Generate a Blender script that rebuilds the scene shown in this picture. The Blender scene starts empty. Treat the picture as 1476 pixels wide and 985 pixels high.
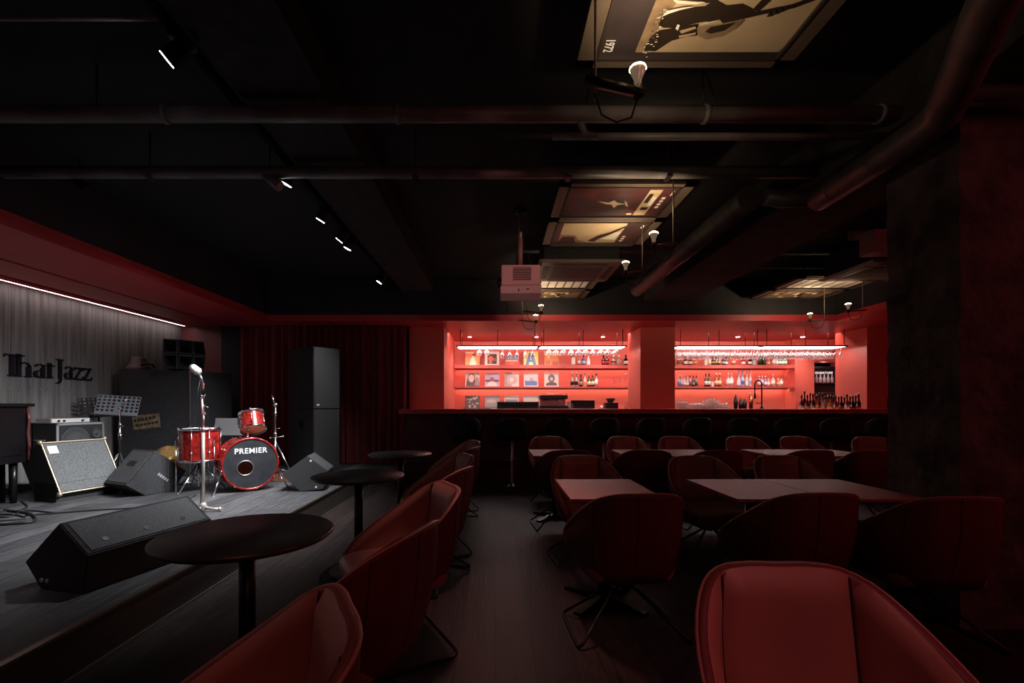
import bpy, bmesh, math, random
from mathutils import Vector, Matrix, noise
random.seed(7)
PI = math.pi
C = bpy.context.scene.collection
HC = 1.25; F = 670.0; VX = 714.0; VY = 583.5
def at(px, py, d):                       # a photograph point at distance d -> world metres
    return Vector(((px-VX)/F*d, d, HC-(py-VY)/F*d))
def fx(px, d): return (px-VX)/F*d
def R(a): return a*PI/180

# ------------------------------------------------------------------ materials
MATS = {}
def mat(name, col, rough=.5, metal=0., emit=None, estr=0., spec=.5, noise_s=0, noise_a=0., bump=0., bump_s=40, coat=0., sheen=0., stretch=None):
    if name in MATS: return MATS[name]
    m = bpy.data.materials.new(name); m.use_nodes = True
    nt = m.node_tree; b = nt.nodes['Principled BSDF']
    b.inputs['Base Color'].default_value = (*col, 1); b.inputs['Roughness'].default_value = rough
    b.inputs['Metallic'].default_value = metal; b.inputs['Specular IOR Level'].default_value = spec
    b.inputs['Coat Weight'].default_value = coat
    if sheen: b.inputs['Sheen Weight'].default_value = sheen
    if emit: b.inputs['Emission Color'].default_value = (*emit, 1); b.inputs['Emission Strength'].default_value = estr
    tc = nt.nodes.new('ShaderNodeTexCoord'); mp = nt.nodes.new('ShaderNodeMapping')
    nt.links.new(tc.outputs['Object'], mp.inputs[0])
    if stretch: mp.inputs['Scale'].default_value = stretch
    if noise_s:
        n = nt.nodes.new('ShaderNodeTexNoise'); n.inputs['Scale'].default_value = noise_s; n.inputs['Detail'].default_value = 5
        nt.links.new(mp.outputs[0], n.inputs['Vector'])
        r = nt.nodes.new('ShaderNodeValToRGB')
        a = noise_a
        r.color_ramp.elements[0].color = (*[max(0, c*(1-a)) for c in col], 1); r.color_ramp.elements[1].color = (*[min(1, c*(1+a)) for c in col], 1)
        r.color_ramp.elements[0].position = .3; r.color_ramp.elements[1].position = .7
        nt.links.new(n.outputs['Fac'], r.inputs[0]); nt.links.new(r.outputs[0], b.inputs['Base Color'])
    if bump:
        n2 = nt.nodes.new('ShaderNodeTexNoise'); n2.inputs['Scale'].default_value = bump_s; n2.inputs['Detail'].default_value = 6
        nt.links.new(mp.outputs[0], n2.inputs['Vector'])
        bp = nt.nodes.new('ShaderNodeBump'); bp.inputs['Strength'].default_value = bump; bp.inputs['Distance'].default_value = .02
        nt.links.new(n2.outputs['Fac'], bp.inputs['Height']); nt.links.new(bp.outputs[0], b.inputs['Normal'])
    MATS[name] = m; return m

def planks(name, c1, c2, rough, w=.19, l=1.8, rot=0, bump=.25, spec=.5):
    m = bpy.data.materials.new(name); m.use_nodes = True; nt = m.node_tree; b = nt.nodes['Principled BSDF']
    b.inputs['Specular IOR Level'].default_value = spec
    tc = nt.nodes.new('ShaderNodeTexCoord'); mp = nt.nodes.new('ShaderNodeMapping'); mp.inputs['Rotation'].default_value = (0, 0, rot)
    nt.links.new(tc.outputs['Object'], mp.inputs[0])
    br = nt.nodes.new('ShaderNodeTexBrick'); br.inputs['Scale'].default_value = 1; br.inputs['Brick Width'].default_value = l; br.inputs['Row Height'].default_value = w
    br.inputs['Mortar Size'].default_value = .0025; br.inputs['Color1'].default_value = (*c1, 1); br.inputs['Color2'].default_value = (*c2, 1); br.inputs['Mortar'].default_value = (.002, .002, .002, 1)
    nt.links.new(mp.outputs[0], br.inputs['Vector'])
    mp2 = nt.nodes.new('ShaderNodeMapping'); mp2.inputs['Scale'].default_value = (2.2, 22, 2); nt.links.new(mp.outputs[0], mp2.inputs[0])
    n = nt.nodes.new('ShaderNodeTexNoise'); n.inputs['Scale'].default_value = 1.6; n.inputs['Detail'].default_value = 8; n.inputs['Distortion'].default_value = 1.4
    nt.links.new(mp2.outputs[0], n.inputs['Vector'])
    mx = nt.nodes.new('ShaderNodeMix'); mx.data_type = 'RGBA'; mx.blend_type = 'MULTIPLY'; mx.inputs[0].default_value = .8
    rp = nt.nodes.new('ShaderNodeValToRGB'); rp.color_ramp.elements[0].position = .35; rp.color_ramp.elements[0].color = (.35, .35, .35, 1); rp.color_ramp.elements[1].position = .65
    nt.links.new(n.outputs['Fac'], rp.inputs[0]); nt.links.new(br.outputs['Color'], mx.inputs[6]); nt.links.new(rp.outputs[0], mx.inputs[7])
    nt.links.new(mx.outputs[2], b.inputs['Base Color'])
    mr = nt.nodes.new('ShaderNodeMapRange'); mr.inputs['To Min'].default_value = rough-.1; mr.inputs['To Max'].default_value = rough+.15
    nt.links.new(n.outputs['Fac'], mr.inputs[0]); nt.links.new(mr.outputs[0], b.inputs['Roughness'])
    bp = nt.nodes.new('ShaderNodeBump'); bp.inputs['Strength'].default_value = bump; bp.inputs['Distance'].default_value = .01
    nt.links.new(mx.outputs[2], bp.inputs['Height']) if False else nt.links.new(n.outputs['Fac'], bp.inputs['Height'])
    nt.links.new(bp.outputs[0], b.inputs['Normal'])
    MATS[name] = m; return m

def thin_glass(name, tint, white=.12, gloss=.35):
    m = bpy.data.materials.new(name); m.use_nodes = True; nt = m.node_tree
    for n in list(nt.nodes): nt.nodes.remove(n)
    o = nt.nodes.new('ShaderNodeOutputMaterial'); t = nt.nodes.new('ShaderNodeBsdfTransparent'); t.inputs[0].default_value = (*tint, 1)
    g = nt.nodes.new('ShaderNodeBsdfGlossy'); g.inputs['Roughness'].default_value = .08
    d = nt.nodes.new('ShaderNodeBsdfTranslucent'); d.inputs[0].default_value = (.9, .9, .9, 1)
    fr = nt.nodes.new('ShaderNodeLayerWeight'); fr.inputs[0].default_value = gloss
    m1 = nt.nodes.new('ShaderNodeMixShader'); m2 = nt.nodes.new('ShaderNodeMixShader'); m2.inputs[0].default_value = white
    nt.links.new(fr.outputs['Facing'], m1.inputs[0]); nt.links.new(t.outputs[0], m1.inputs[1]); nt.links.new(g.outputs[0], m1.inputs[2])
    nt.links.new(m1.outputs[0], m2.inputs[1]); nt.links.new(d.outputs[0], m2.inputs[2]); nt.links.new(m2.outputs[0], o.inputs[0])
    MATS[name] = m; return m

black_paint = mat('black_paint', (.012, .012, .014), .75, bump=.3, bump_s=9)
ceil_black = mat('ceiling_black', (.008, .0075, .009), .85, bump=.4, bump_s=6)
fascia_black = mat('fascia_black', (.022, .021, .027), .7, noise_s=2, noise_a=.3)
red_paint = mat('red_paint', (.74, .16, .125), .42, noise_s=1.2, noise_a=.05, bump=.05, bump_s=30)
red_soffit = mat('red_soffit', (.56, .045, .055), .4, noise_s=1.5, noise_a=.08)
red_fabric = mat('red_velvet', (.19, .004, .008), .9, sheen=.3, noise_s=12, noise_a=.25)
wall_grey = mat('grey_veneer', (.16, .155, .15), .6, noise_s=3.2, noise_a=.45, stretch=(6, 6, .35), bump=.15, bump_s=5)
dark_wall = mat('dark_wall', (.02, .02, .024), .7)
bar_front = mat('bar_front', (.07, .012, .012), .5, noise_s=3, noise_a=.3)
bar_top = mat('bar_top', (.55, .09, .08), .3, noise_s=4, noise_a=.2)
concrete = mat('rough_concrete', (.075, .058, .055), .95, noise_s=5, noise_a=.6, bump=1., bump_s=14)
floor_wood = planks('floor_wood', (.046, .030, .027), (.024, .016, .0145), .50, rot=R(90), spec=.3)
stage_wood = planks('stage_wood', (.13, .13, .135), (.055, .055, .06), .42, w=.2, l=2.4, rot=R(90), bump=.9)
stage_side = mat('stage_side', (.045, .036, .03), .6, noise_s=3, noise_a=.4, stretch=(1, .3, 8))
brass_trim = mat('edge_trim', (.35, .30, .25), .4, 1.)
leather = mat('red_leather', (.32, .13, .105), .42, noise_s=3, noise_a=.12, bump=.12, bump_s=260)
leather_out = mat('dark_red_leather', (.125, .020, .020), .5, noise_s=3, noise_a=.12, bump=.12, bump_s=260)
thread = mat('dark_thread', (.02, .006, .006), .8)
steel_black = mat('black_steel', (.02, .019, .02), .35, .6)
table_top = mat('table_laminate', (.25, .075, .062), .48, spec=.32, noise_s=20, noise_a=.1)
table_round = mat('table_black', (.016, .014, .016), .45, noise_s=20, noise_a=.15)
table_rim = mat('table_rim', (.05, .045, .04), .3, .3)
chrome = mat('chrome', (.8, .8, .82), .15, 1.)
dull_chrome = mat('dull_chrome', (.62, .54, .53), .4, 1.)
amp_black = mat('amp_vinyl', (.022, .022, .024), .65, bump=.4, bump_s=180)
amp_carpet = mat('amp_carpet', (.030, .030, .033), .85, noise_s=60, noise_a=.5, bump=.5, bump_s=220)
grille = mat('grille_cloth', (.12, .125, .125), .7, noise_s=90, noise_a=.5, bump=.4, bump_s=300)
wedge_grille = mat('wedge_grille', (.075, .077, .08), .6, .2, noise_s=120, noise_a=.4, bump=.4, bump_s=300)
gold_trim = mat('gold_trim', (.55, .44, .30), .4, .8)
white_plastic = mat('white_plastic', (.75, .74, .72), .4)
grey_plastic = mat('grey_plastic', (.30, .30, .31), .45)
drum_red = mat('red_sparkle', (.30, .016, .012), .22, .35, noise_s=26, noise_a=.55, coat=.6)
drum_head = mat('black_drumhead', (.022, .024, .028), .45, noise_s=8, noise_a=.3)
drum_skin = mat('pale_drumhead', (.60, .42, .24), .6)
brass = mat('cymbal_brass', (.55, .36, .13), .38, .9, noise_s=30, noise_a=.2)
wood_brown = mat('wood_brown', (.16, .07, .045), .5, noise_s=5, noise_a=.4, stretch=(1, 6, 6))
piano_black = mat('piano_black', (.006, .005, .006), .3, spec=.3)
piano_wood = mat('piano_wood', (.35, .18, .10), .3)
pipe_grey = mat('painted_pipe', (.17, .155, .155), .45, noise_s=4, noise_a=.4)
duct_mat = mat('spiral_duct', (.085, .07, .068), .5, .3, noise_s=6, noise_a=.3)
beam_mat = mat('beam_board', (.024, .018, .018), .85, noise_s=8, noise_a=.5, bump=.6, bump_s=20)
frame_bronze = mat('frame_bronze', (.14, .105, .08), .5, .3)
frame_dark = mat('frame_dark', (.03, .022, .02), .5)
poster_dark = mat('poster_dark', (.045, .034, .036), .35, noise_s=6, noise_a=.2)
poster_cream = mat('poster_cream', (.55, .42, .27), .45, noise_s=2.2, noise_a=.18)
poster_ink = mat('poster_ink', (.03, .02, .015), .4)
poster_mid = mat('poster_mid', (.26, .18, .11), .4, noise_s=9, noise_a=.4)
poster_wine = mat('poster_wine', (.09, .03, .03), .4, noise_s=4, noise_a=.4)
poster_white = mat('poster_white', (.85, .8, .7), .4)
ac_mat = mat('ac_casing', (.20, .15, .135), .5)
ac_grille = mat('ac_grille', (.06, .045, .04), .6)
proj_white = mat('projector_casing', (.80, .62, .60), .4)
proj_grille = mat('projector_grille', (.12, .08, .08), .5)
led_white = mat('led_white', (1, 1, 1), .5, emit=(1., .86, .83), estr=20.)
led_cove = mat('led_cove', (1, 1, 1), .5, emit=(1., .86, .84), estr=7.)
led_warm = mat('led_warm', (1, 1, 1), .5, emit=(1., .70, .52), estr=20.)
fill_strip_glow = mat('fill_strip_glow', (1, 1, 1), .5, emit=(1., .5, .4), estr=.8)
spot_face = mat('spot_face', (1, 1, 1), .5, emit=(.95, .98, 1.), estr=14.)
bulb_hot = mat('bulb_hot', (1, .9, .7), .3, emit=(1., .80, .52), estr=25.)
bulb_glass = mat('bulb_glass', (.6, .45, .35), .15, .6, emit=(1., .7, .45), estr=.12)
cord = mat('black_cord', (.015, .014, .015), .5)
shelf_red = mat('shelf_red', (.50, .09, .08), .4, noise_s=6, noise_a=.1)
leather_black = mat('stool_leather', (.010, .008, .009), .6, spec=.25)
bright_text = mat('lit_letters', (.9, .9, .9), .5, emit=(1, .93, .95), estr=1.)
fridge_in = mat('dark_passage', (.02, .012, .014), .6)
white_print = mat('white_print', (.85, .85, .85), .5)
letter_blue = mat('sign_letters', (.010, .010, .016), .35, .2)
faint_letter = mat('faint_letters', (.21, .21, .21), .5)
quilt = mat('horn_cell', (.018, .018, .021), .6)
horn_side = mat('horn_body', (.13, .085, .08), .6)
plate_tan = mat('plate_tan', (.22, .16, .10), .6, noise_s=14, noise_a=.6)
glass_clear = thin_glass('clear_glassware', (.95, .93, .93), .025, .38)
pal = {}
def flat(name, col, rough=.45):
    return mat('print_'+name, col, rough)

# ------------------------------------------------------------------ mesh building
class MB:
    def __init__(s): s.bm = bmesh.new(); s.mats = []; s.mi = 0; s.T = Matrix.Identity(4)
    def m(s, material):
        if material not in s.mats: s.mats.append(material)
        s.mi = s.mats.index(material); return s
    def _new(s, geom_verts, faces):
        for v in geom_verts: v.co = s.T @ v.co
        for f in faces: f.material_index = s.mi
    def poly(s, pts, faces, smooth=False):
        vs = [s.bm.verts.new(Vector(p)) for p in pts]; fs = []
        for f in faces:
            try: q = s.bm.faces.new([vs[i] for i in f]); q.smooth = smooth; fs.append(q)
            except ValueError: pass
        s._new(vs, fs); return s
    def box(s, a, b, bev=0):
        x0, y0, z0 = [min(p, q) for p, q in zip(a, b)]; x1, y1, z1 = [max(p, q) for p, q in zip(a, b)]
        c = Vector(((x0+x1)/2, (y0+y1)/2, (z0+z1)/2))
        t = bmesh.new(); bmesh.ops.create_cube(t, size=1)
        for v in t.verts: v.co = Vector((v.co.x*(x1-x0), v.co.y*(y1-y0), v.co.z*(z1-z0)))+c
        if bev: bmesh.ops.bevel(t, geom=t.edges[:], offset=bev, segments=2, affect='EDGES', profile=.6)
        s._merge(t); return s
    def _merge(s, t, smooth=False):
        t.verts.index_update()
        s.poly([v.co.copy() for v in t.verts], [[v.index for v in f.verts] for f in t.faces], smooth); t.free()
    def cyl(s, a, b, r, r2=None, n=14, caps=True):
        a = Vector(a); b = Vector(b); r2 = r if r2 is None else r2; d = (b-a).normalized()
        u = d.orthogonal().normalized(); v = d.cross(u)
        pts = []
        for c, rr in ((a, r), (b, r2)):
            for i in range(n):
                t = 2*PI*i/n; pts.append(c+u*math.cos(t)*rr+v*math.sin(t)*rr)
        fs = [[i, (i+1) % n, n+(i+1) % n, n+i] for i in range(n)]
        s.poly(pts, fs, True)
        if caps:
            s.poly(pts[:n], [list(range(n))[::-1]]); s.poly(pts[n:], [list(range(n))])
        return s
    def tube(s, path, r, n=8, closed=False, caps=True):
        P = [Vector(p) for p in path]; k = len(P); pts = []; up = None
        for i in range(k):
            if closed: d = (P[(i+1) % k]-P[i-1]).normalized()
            else: d = (P[min(i+1, k-1)]-P[max(i-1, 0)]).normalized()
            if up is None: up = d.orthogonal().normalized()
            up = (up-d*up.dot(d)).normalized(); w = d.cross(up)
            rr = r[i] if isinstance(r, (list, tuple)) else r
            for j in range(n):
                t = 2*PI*j/n; pts.append(P[i]+up*math.cos(t)*rr+w*math.sin(t)*rr)
        fs = []
        for i in range(k if closed else k-1):
            a = i*n; b = ((i+1) % k)*n
            for j in range(n): fs.append([a+j, a+(j+1) % n, b+(j+1) % n, b+j])
        s.poly(pts, fs, True)
        if caps and not closed: s.poly(pts[:n], [list(range(n))[::-1]]); s.poly(pts[-n:], [list(range(n))])
        return s
    def lathe(s, prof, n=16, mats=None, smooth=True, c=(0, 0, 0)):       # prof [(r,z)...]; mats: material per segment
        cx, cy, cz = c
        for i in range(len(prof)-1):
            if mats: s.m(mats[i])
            (r0, z0), (r1, z1) = prof[i], prof[i+1]; pts = []; 
            for r, z in ((r0, z0), (r1, z1)):
                for j in range(n): pts.append((cx+r*math.cos(2*PI*j/n), cy+r*math.sin(2*PI*j/n), cz+z))
            if r0 < 1e-6: s.poly([pts[0]]+pts[n:], [[0, 1+j, 1+(j+1) % n] for j in range(n)], smooth)
            elif r1 < 1e-6: s.poly(pts[:n]+[pts[n]], [[j, (j+1) % n, n] for j in range(n)], smooth)
            else: s.poly(pts, [[j, (j+1) % n, n+(j+1) % n, n+j] for j in range(n)], smooth)
        return s
    def prism(s, prof, y0, y1, bev=0):      # prof in (x,z), extruded along y
        t = bmesh.new(); n = len(prof)
        a = [t.verts.new((x, y0, z)) for x, z in prof]; b = [t.verts.new((x, y1, z)) for x, z in prof]
        t.faces.new(a[::-1]); t.faces.new(b)
        for i in range(n): t.faces.new([a[i], a[(i+1) % n], b[(i+1) % n], b[i]])
        bmesh.ops.recalc_face_normals(t, faces=t.faces[:])
        if bev: bmesh.ops.bevel(t, geom=t.edges[:], offset=bev, segments=2, affect='EDGES')
        s._merge(t); return s
    def ball(s, c, r, n=10, sc=(1, 1, 1)):
        t = bmesh.new(); bmesh.ops.create_uvsphere(t, u_segments=n, v_segments=max(6, n//2+2), radius=r)
        for v in t.verts: v.co = Vector((v.co.x*sc[0], v.co.y*sc[1], v.co.z*sc[2]))+Vector(c)
        s._merge(t, True); return s
    def extr(s, pts2, fn, h):               # flat polygon pts2 mapped by fn(u,v,w), thickness h
        n = len(pts2); P = [fn(u, v, 0) for u, v in pts2]+[fn(u, v, h) for u, v in pts2]
        s.poly(P, [list(range(n, 2*n))]+[[i, (i+1) % n, n+(i+1) % n, n+i] for i in range(n)]); return s
    def build(s, name, material=None, parent=None, weld=True):
        if material is not None and not s.mats: s.mats = [material]
        if weld: bmesh.ops.remove_doubles(s.bm, verts=s.bm.verts[:], dist=1e-5)
        bmesh.ops.recalc_face_normals(s.bm, faces=s.bm.faces[:])
        me = bpy.data.meshes.new(name); s.bm.to_mesh(me); s.bm.free()
        for q in s.mats: me.materials.append(q)
        o = bpy.data.objects.new(name, me); C.objects.link(o)
        if parent is not None: o.parent = parent
        return o

def tag(o, label=None, cat=None, group=None, kind=None):
    if label: o['label'] = label
    if cat: o['category'] = cat
    if group: o['group'] = group
    if kind: o['kind'] = kind
    return o
def thing(name, label, cat, loc=(0, 0, 0), rz=0, group=None):
    o = bpy.data.objects.new(name, None); C.objects.link(o); o.location = loc; o.rotation_euler = (0, 0, rz)
    o.empty_display_size = .05
    return tag(o, label, cat, group)
def struct(name, b, m=None, label=None, parent=None):
    o = b.build(name, m, parent)
    if parent is None: o['kind'] = 'structure'
    if label: o['label'] = label
    return o
def kids(o): return [c for c in bpy.data.objects if c.parent == o]
def dup(root, loc, rz=None, label=None, group=None, cache={}):
    if root.name not in cache: cache[root.name] = [(c, kids(c)) for c in kids(root)]
    r = root.copy(); C.objects.link(r); r.location = loc
    if rz is not None: r.rotation_euler = (0, 0, rz)
    if label: r['label'] = label
    if group: r['group'] = group
    for ch, gs in cache[root.name]:
        c = ch.copy(); C.objects.link(c); c.parent = r
        for g in gs: d = g.copy(); C.objects.link(d); d.parent = c
    return r
def text_mesh(body, size, depth=.002, bold=0, name='lettering', align='CENTER', space=1.):
    cu = bpy.data.curves.new('txt', 'FONT'); cu.body = body; cu.size = size; cu.extrude = depth; cu.offset = bold; cu.align_x = align; cu.space_character = space
    o = bpy.data.objects.new('txt', cu); C.objects.link(o)
    dg = bpy.context.evaluated_depsgraph_get(); me = bpy.data.meshes.new_from_object(o.evaluated_get(dg))
    bpy.data.objects.remove(o); me.name = name; return me
def add_text(body, size, material, parent, M, name='lettering', **k):
    me = text_mesh(body, size, name=name, **k); me.materials.clear(); me.materials.append(material)
    o = bpy.data.objects.new(name, me); C.objects.link(o); o.parent = parent; o.matrix_local = M; return o
def lamp(name, kind, loc, power, col, size=.1, target=None, **k):
    l = bpy.data.lights.new(name, kind); l.energy = power; l.color = col
    if kind in ('POINT', 'SPOT'): l.shadow_soft_size = size
    if kind == 'AREA': l.size = size
    for a, v in k.items(): setattr(l, a, v)
    o = bpy.data.objects.new(name, l); C.objects.link(o); o.location = loc
    if target is not None: o.rotation_euler = (Vector(target)-Vector(loc)).to_track_quat('-Z', 'Y').to_euler()
    return o

ST = .228        # stage height
SZ = 2.62        # soffit underside
CZ = 3.30        # ceiling
XL = -5.52; XR = 7.6; YB = -3.2; SX = -1.94
YS = 7.6; YW = 8.2; YN = 10.4; NX0 = -.909; NX1 = 7.05

# ================================================================== ROOM
struct('floor', MB().box((SX-.0, YB, -.1), (XR, YN+1.6, 0)), floor_wood, 'dark brown plank floor of the lounge')
b = MB(); b.box((XL, YB, 0), (SX, YW, ST)); b.box((SX, 7.05, 0), (-1.52, YW, ST))
st = struct('stage', b, stage_wood, 'raised stage platform with black worn plank floor')
b = MB(); b.box((SX, YB, 0), (SX+.012, 7.05, ST-.012)); b.box((SX, 7.038, 0), (-1.52, 7.05, ST-.012)); struct('trim_1', b, stage_side, 'brown riser board along the stage edge')
b = MB(); b.box((SX-.02, YB, ST-.011), (SX+.016, 7.05, ST+.003)); b.box((SX+.012, YB, 0), (SX+.02, 7.05, .012)); struct('trim_2', b, brass_trim, 'thin metal edging on the stage lip')
struct('ceiling', MB().box((XL-.2, YB, CZ), (XR+.2, YN+.2, CZ+.1)), ceil_black, 'black painted ceiling')
b = MB(); b.box((XL-.1, YB, 0), (XL, YW+.1, CZ)); struct('wall_left', b, wall_grey, 'grey streaked wood panel wall behind the stage with raised letters')
b = MB()
for y in (4.05, 5.27, 5.95, 6.50, 7.10): b.box((XL, y, ST), (XL+.004, y+.010, SZ))
struct('trim_3', b, mat('panel_joint', (.22, .21, .2), .5), 'pale vertical joints of the grey wall panels')
struct('wall_rear', MB().box((XL-.1, YB-.1, 0), (XR+.1, YB, CZ)), dark_wall, 'dark wall behind the camera')
b = MB(); b.box((XL-.1, YW, 0), (-4.80, YW+.1, CZ)); struct('wall_back', b, mat('wine_panel', (.20, .045, .045), .5), 'red painted strip of back wall beside the stage')
b = MB(); b.box((-4.80, YW-.06, ST), (-1.52, YW+.1, SZ)); struct('wall_curtain', b, dark_wall, 'black back wall behind the red curtain')
struct('wall_right', MB().box((XR, YB, 0), (XR+.1, YN+1.6, CZ)), red_paint, 'red right wall beyond the pillar')
# niche walls of the back bar
b = MB(); b.box((-1.52, YW+.03, 0), (NX0, YN+.1, SZ+.045)); struct('wall_bar_left', b, red_paint, 'red wall block left of the bar shelves')
DX0, DX1 = 6.93, 7.56; YD = 10.1
b = MB(); b.box((NX0, YN, 0), (6.47, YN+.1, SZ+.045)); b.box((6.47, YD, 0), (DX0, YN+.1, SZ+.045)); b.box((DX0, YD, 2.18), (XR, YN+.1, SZ+.045)); b.box((DX1, YD, 0), (XR, YN+.1, 2.18))
struct('wall_bar_back', b, red_paint, 'coral red back wall of the bar with a dark doorway')
b = MB(); b.box((fx(923, 8.23), 8.23, 0), (fx(973, 8.23), 9.0, SZ), .004); struct('column', b, red_paint, 'square red column between the two bays of bar shelves')
b = MB(); b.box((6.58, 8.23, 0), (XR, 9.0, SZ), .004); struct('column_right', b, red_paint, 'red column at the right end of the bar')
# soffit ring
b = MB(); b.box((XL, YB, SZ), (-5.30, YS, SZ+.08)); b.box((-4.62, YB, SZ), (-3.75, YS, SZ+.06)); b.box((-5.20, YB, SZ), (-4.67, YS, SZ+.06))
b.box((XL, YB, SZ+.06), (-3.76, YS, SZ+.12))
b.box((XL, YS, SZ), (XR, 8.87, SZ+.1)); b.box((XL, 8.87, SZ+.045), (XR, YN+.1, SZ+.1)); b.box((5.57, YB, SZ), (XR, YS, SZ+.1))
struct('trim_4', b, red_soffit, 'red dropped ceiling border above stage wall and bar')
b = MB(); b.box((-3.82, YB, SZ+.10), (-3.765, YS, CZ)); b.box((-3.82, YS+.01, SZ+.10), (5.6, YS+.08, CZ)); b.box((5.585, YB, SZ+.10), (5.66, YS, CZ))
struct('trim_5', b, fascia_black, 'dark upstand above the red ceiling border')
b = MB(); b.m(led_cove).box((-5.42, YB+.2, SZ-.006), (-5.365, YW-.12, SZ+.004)); b.m(red_soffit).box((-5.365, YB+.2, SZ-.012), (-5.35, YW-.12, SZ))
tag(b.build('led_strip'), 'long white light strip running along the top of the grey stage wall', 'light strip')

b = MB(); b.m(mat('led_bright', (1, 1, 1), .5, emit=(1., .74, .62), estr=60.)).box((NX0+.02, 8.875, SZ+.008), (6.5, 8.885, SZ+.040)); tag(b.build('led_strip'), 'light strip tucked behind the ceiling step above the glass racks', 'light strip')
b = MB(); b.m(fill_strip_glow).box((-1.4, 7.86, 1.101), (6.4, 7.88, 1.108)); tag(b.build('led_strip'), 'added light strip hidden behind the raised bar top, lifting the red soffit', 'light strip')  # added strip, kept out of view, body for the soffit fill
l = lamp('soffit_fill', 'AREA', (2.5, 7.87, 1.112), 7, (1, .45, .38), 7.8, (2.5, 6.9, 2.3)); l.data.shape = 'RECTANGLE'; l.data.size_y = .03  # added area lamp without a real fixture, brightens the soffit above the bar
# beam by the spotlights, beam on the right
b = MB(); b.box((-1.50, YB, 3.08), (-1.0, YS, CZ)); struct('ceiling_beam', b, beam_mat, 'dark ceiling beam beside the row of spotlights')
b = MB(); b.box((2.42, YB, 2.93), (3.2, YS, CZ), .01); struct('ceiling_beam_right', b, beam_mat, 'broad rough beam under the ceiling right of the ducts')
b = MB(); b.box((-3.8, 1.1, 3.1), (-1.5, 1.45, CZ)); struct('ceiling_beam_cross', b, ceil_black, 'dark cross beam above the stage')

# pillar
def rough_block(x0, y0, x1, y1, z0, z1, amp=.012, step=.05):
    t = bmesh.new(); bmesh.ops.create_cube(t, size=1)
    for v in t.verts: v.co = Vector(((x0+x1)/2+v.co.x*(x1-x0), (y0+y1)/2+v.co.y*(y1-y0), (z0+z1)/2+v.co.z*(z1-z0)))
    for ax, n in ((2, int((z1-z0)/step)), (0, int((x1-x0)/step)), (1, int((y1-y0)/step))):
        lo = (x0, y0, z0)[ax]; hi = (x1, y1, z1)[ax]
        for i in range(1, n):
            p = [0, 0, 0]; p[ax] = lo+(hi-lo)*i/n; nn = [0, 0, 0]; nn[ax] = 1
            bmesh.ops.bisect_plane(t, geom=t.verts[:]+t.edges[:]+t.faces[:], plane_co=p, plane_no=nn)
    for v in t.verts:
        k = noise.noise_vector(v.co*7)*amp+noise.noise_vector(v.co*22)*amp*.5
        if abs(v.co.z-z0) < 1e-4: k.z = 0
        v.co += k
    return t
b = MB(); b._merge(rough_block(2.58, 2.58, 3.35, 3.06, 0, 3.28)); p = struct('pillar', b, concrete, 'rough concrete pillar with broken plaster on the right')

# ================================================================== BAR
bar = thing('bar_counter', 'long dark red bar counter with thin red lit top in front of the shelves', 'bar counter', (0, 0, 0))
MB().box((-1.556, 7.48, 1.10), (XR-.02, 7.82, 1.18), .012).build('countertop', bar_top, bar)
MB().box((-1.50, 7.78, 1.04), (XR-.02, 8.18, 1.10)).build('work_surface', steel_black, bar)
b = MB(); b.box((-1.50, 7.74, 0), (XR-.02, 7.79, 1.10))
for x in [(-1.5+.9*i) for i in range(1, 10)]: b.box((x, 7.735, .3), (x+.01, 7.75, 1.10))
b.build('front_panel', bar_front, bar)
MB().box((-1.50, 7.60, 0), (XR-.02, 7.74, .26), .005).build('foot_ledge', bar_front, bar)
MB().tube([(-1.4, 7.52, .30), (XR-.1, 7.52, .30)], .018).build('foot_rail', steel_black, bar)

# back counter and shelves
cab = thing('back_bar_cabinet', 'low back bar cabinet standing under the lit shelves', 'cabinet', (0, 0, 0))
MB().box((NX0+.01, 9.62, 0), (6.46, YN-.01, 1.09)).build('body', bar_front, cab)
MB().box((NX0+.01, 9.58, 1.09), (6.46, YN-.01, 1.13)).build('worktop', steel_black, cab)
for nm, z, th, xa, xb, lab in (('bar_shelf', 2.105, .07, NX0+.02, 6.46, 'upper red bar shelf carrying album sleeves and bottles'),
                              ('bar_shelf', 1.64, .035, NX0+.02, 6.46, 'lower red bar shelf with a warm light strip beneath it')):
    b = MB(); b.box((xa, 10.02, z-th), (xb, YN-.002, z), .003); tag(b.build(nm, shelf_red), lab, 'shelf')
b = MB(); b.m(led_warm).box((NX0+.03, 10.26, 1.597), (6.44, 10.285, 1.605)); b.m(shelf_red).box((NX0+.03, 10.235, 1.585), (6.44, 10.255, 1.605)); tag(b.build('led_strip'), 'warm light strip fixed beneath the lower bar shelf', 'light strip')
b = MB(); b.m(led_warm).box((NX0+.03, 10.30, 2.029), (6.44, 10.315, 2.035)); b.m(shelf_red).box((NX0+.03, 10.27, 2.012), (6.44, 10.295, 2.035)); tag(b.build('led_strip'), 'added thin light strip tucked beneath the upper bar shelf', 'light strip')  # upper shelf has no visible strip; this one is added to light the wall
struct('trim_6', MB().box((6.47, 10.03, 1.13), (6.50, 10.1, SZ)), red_paint, 'red end panel of the bar shelving')

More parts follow.
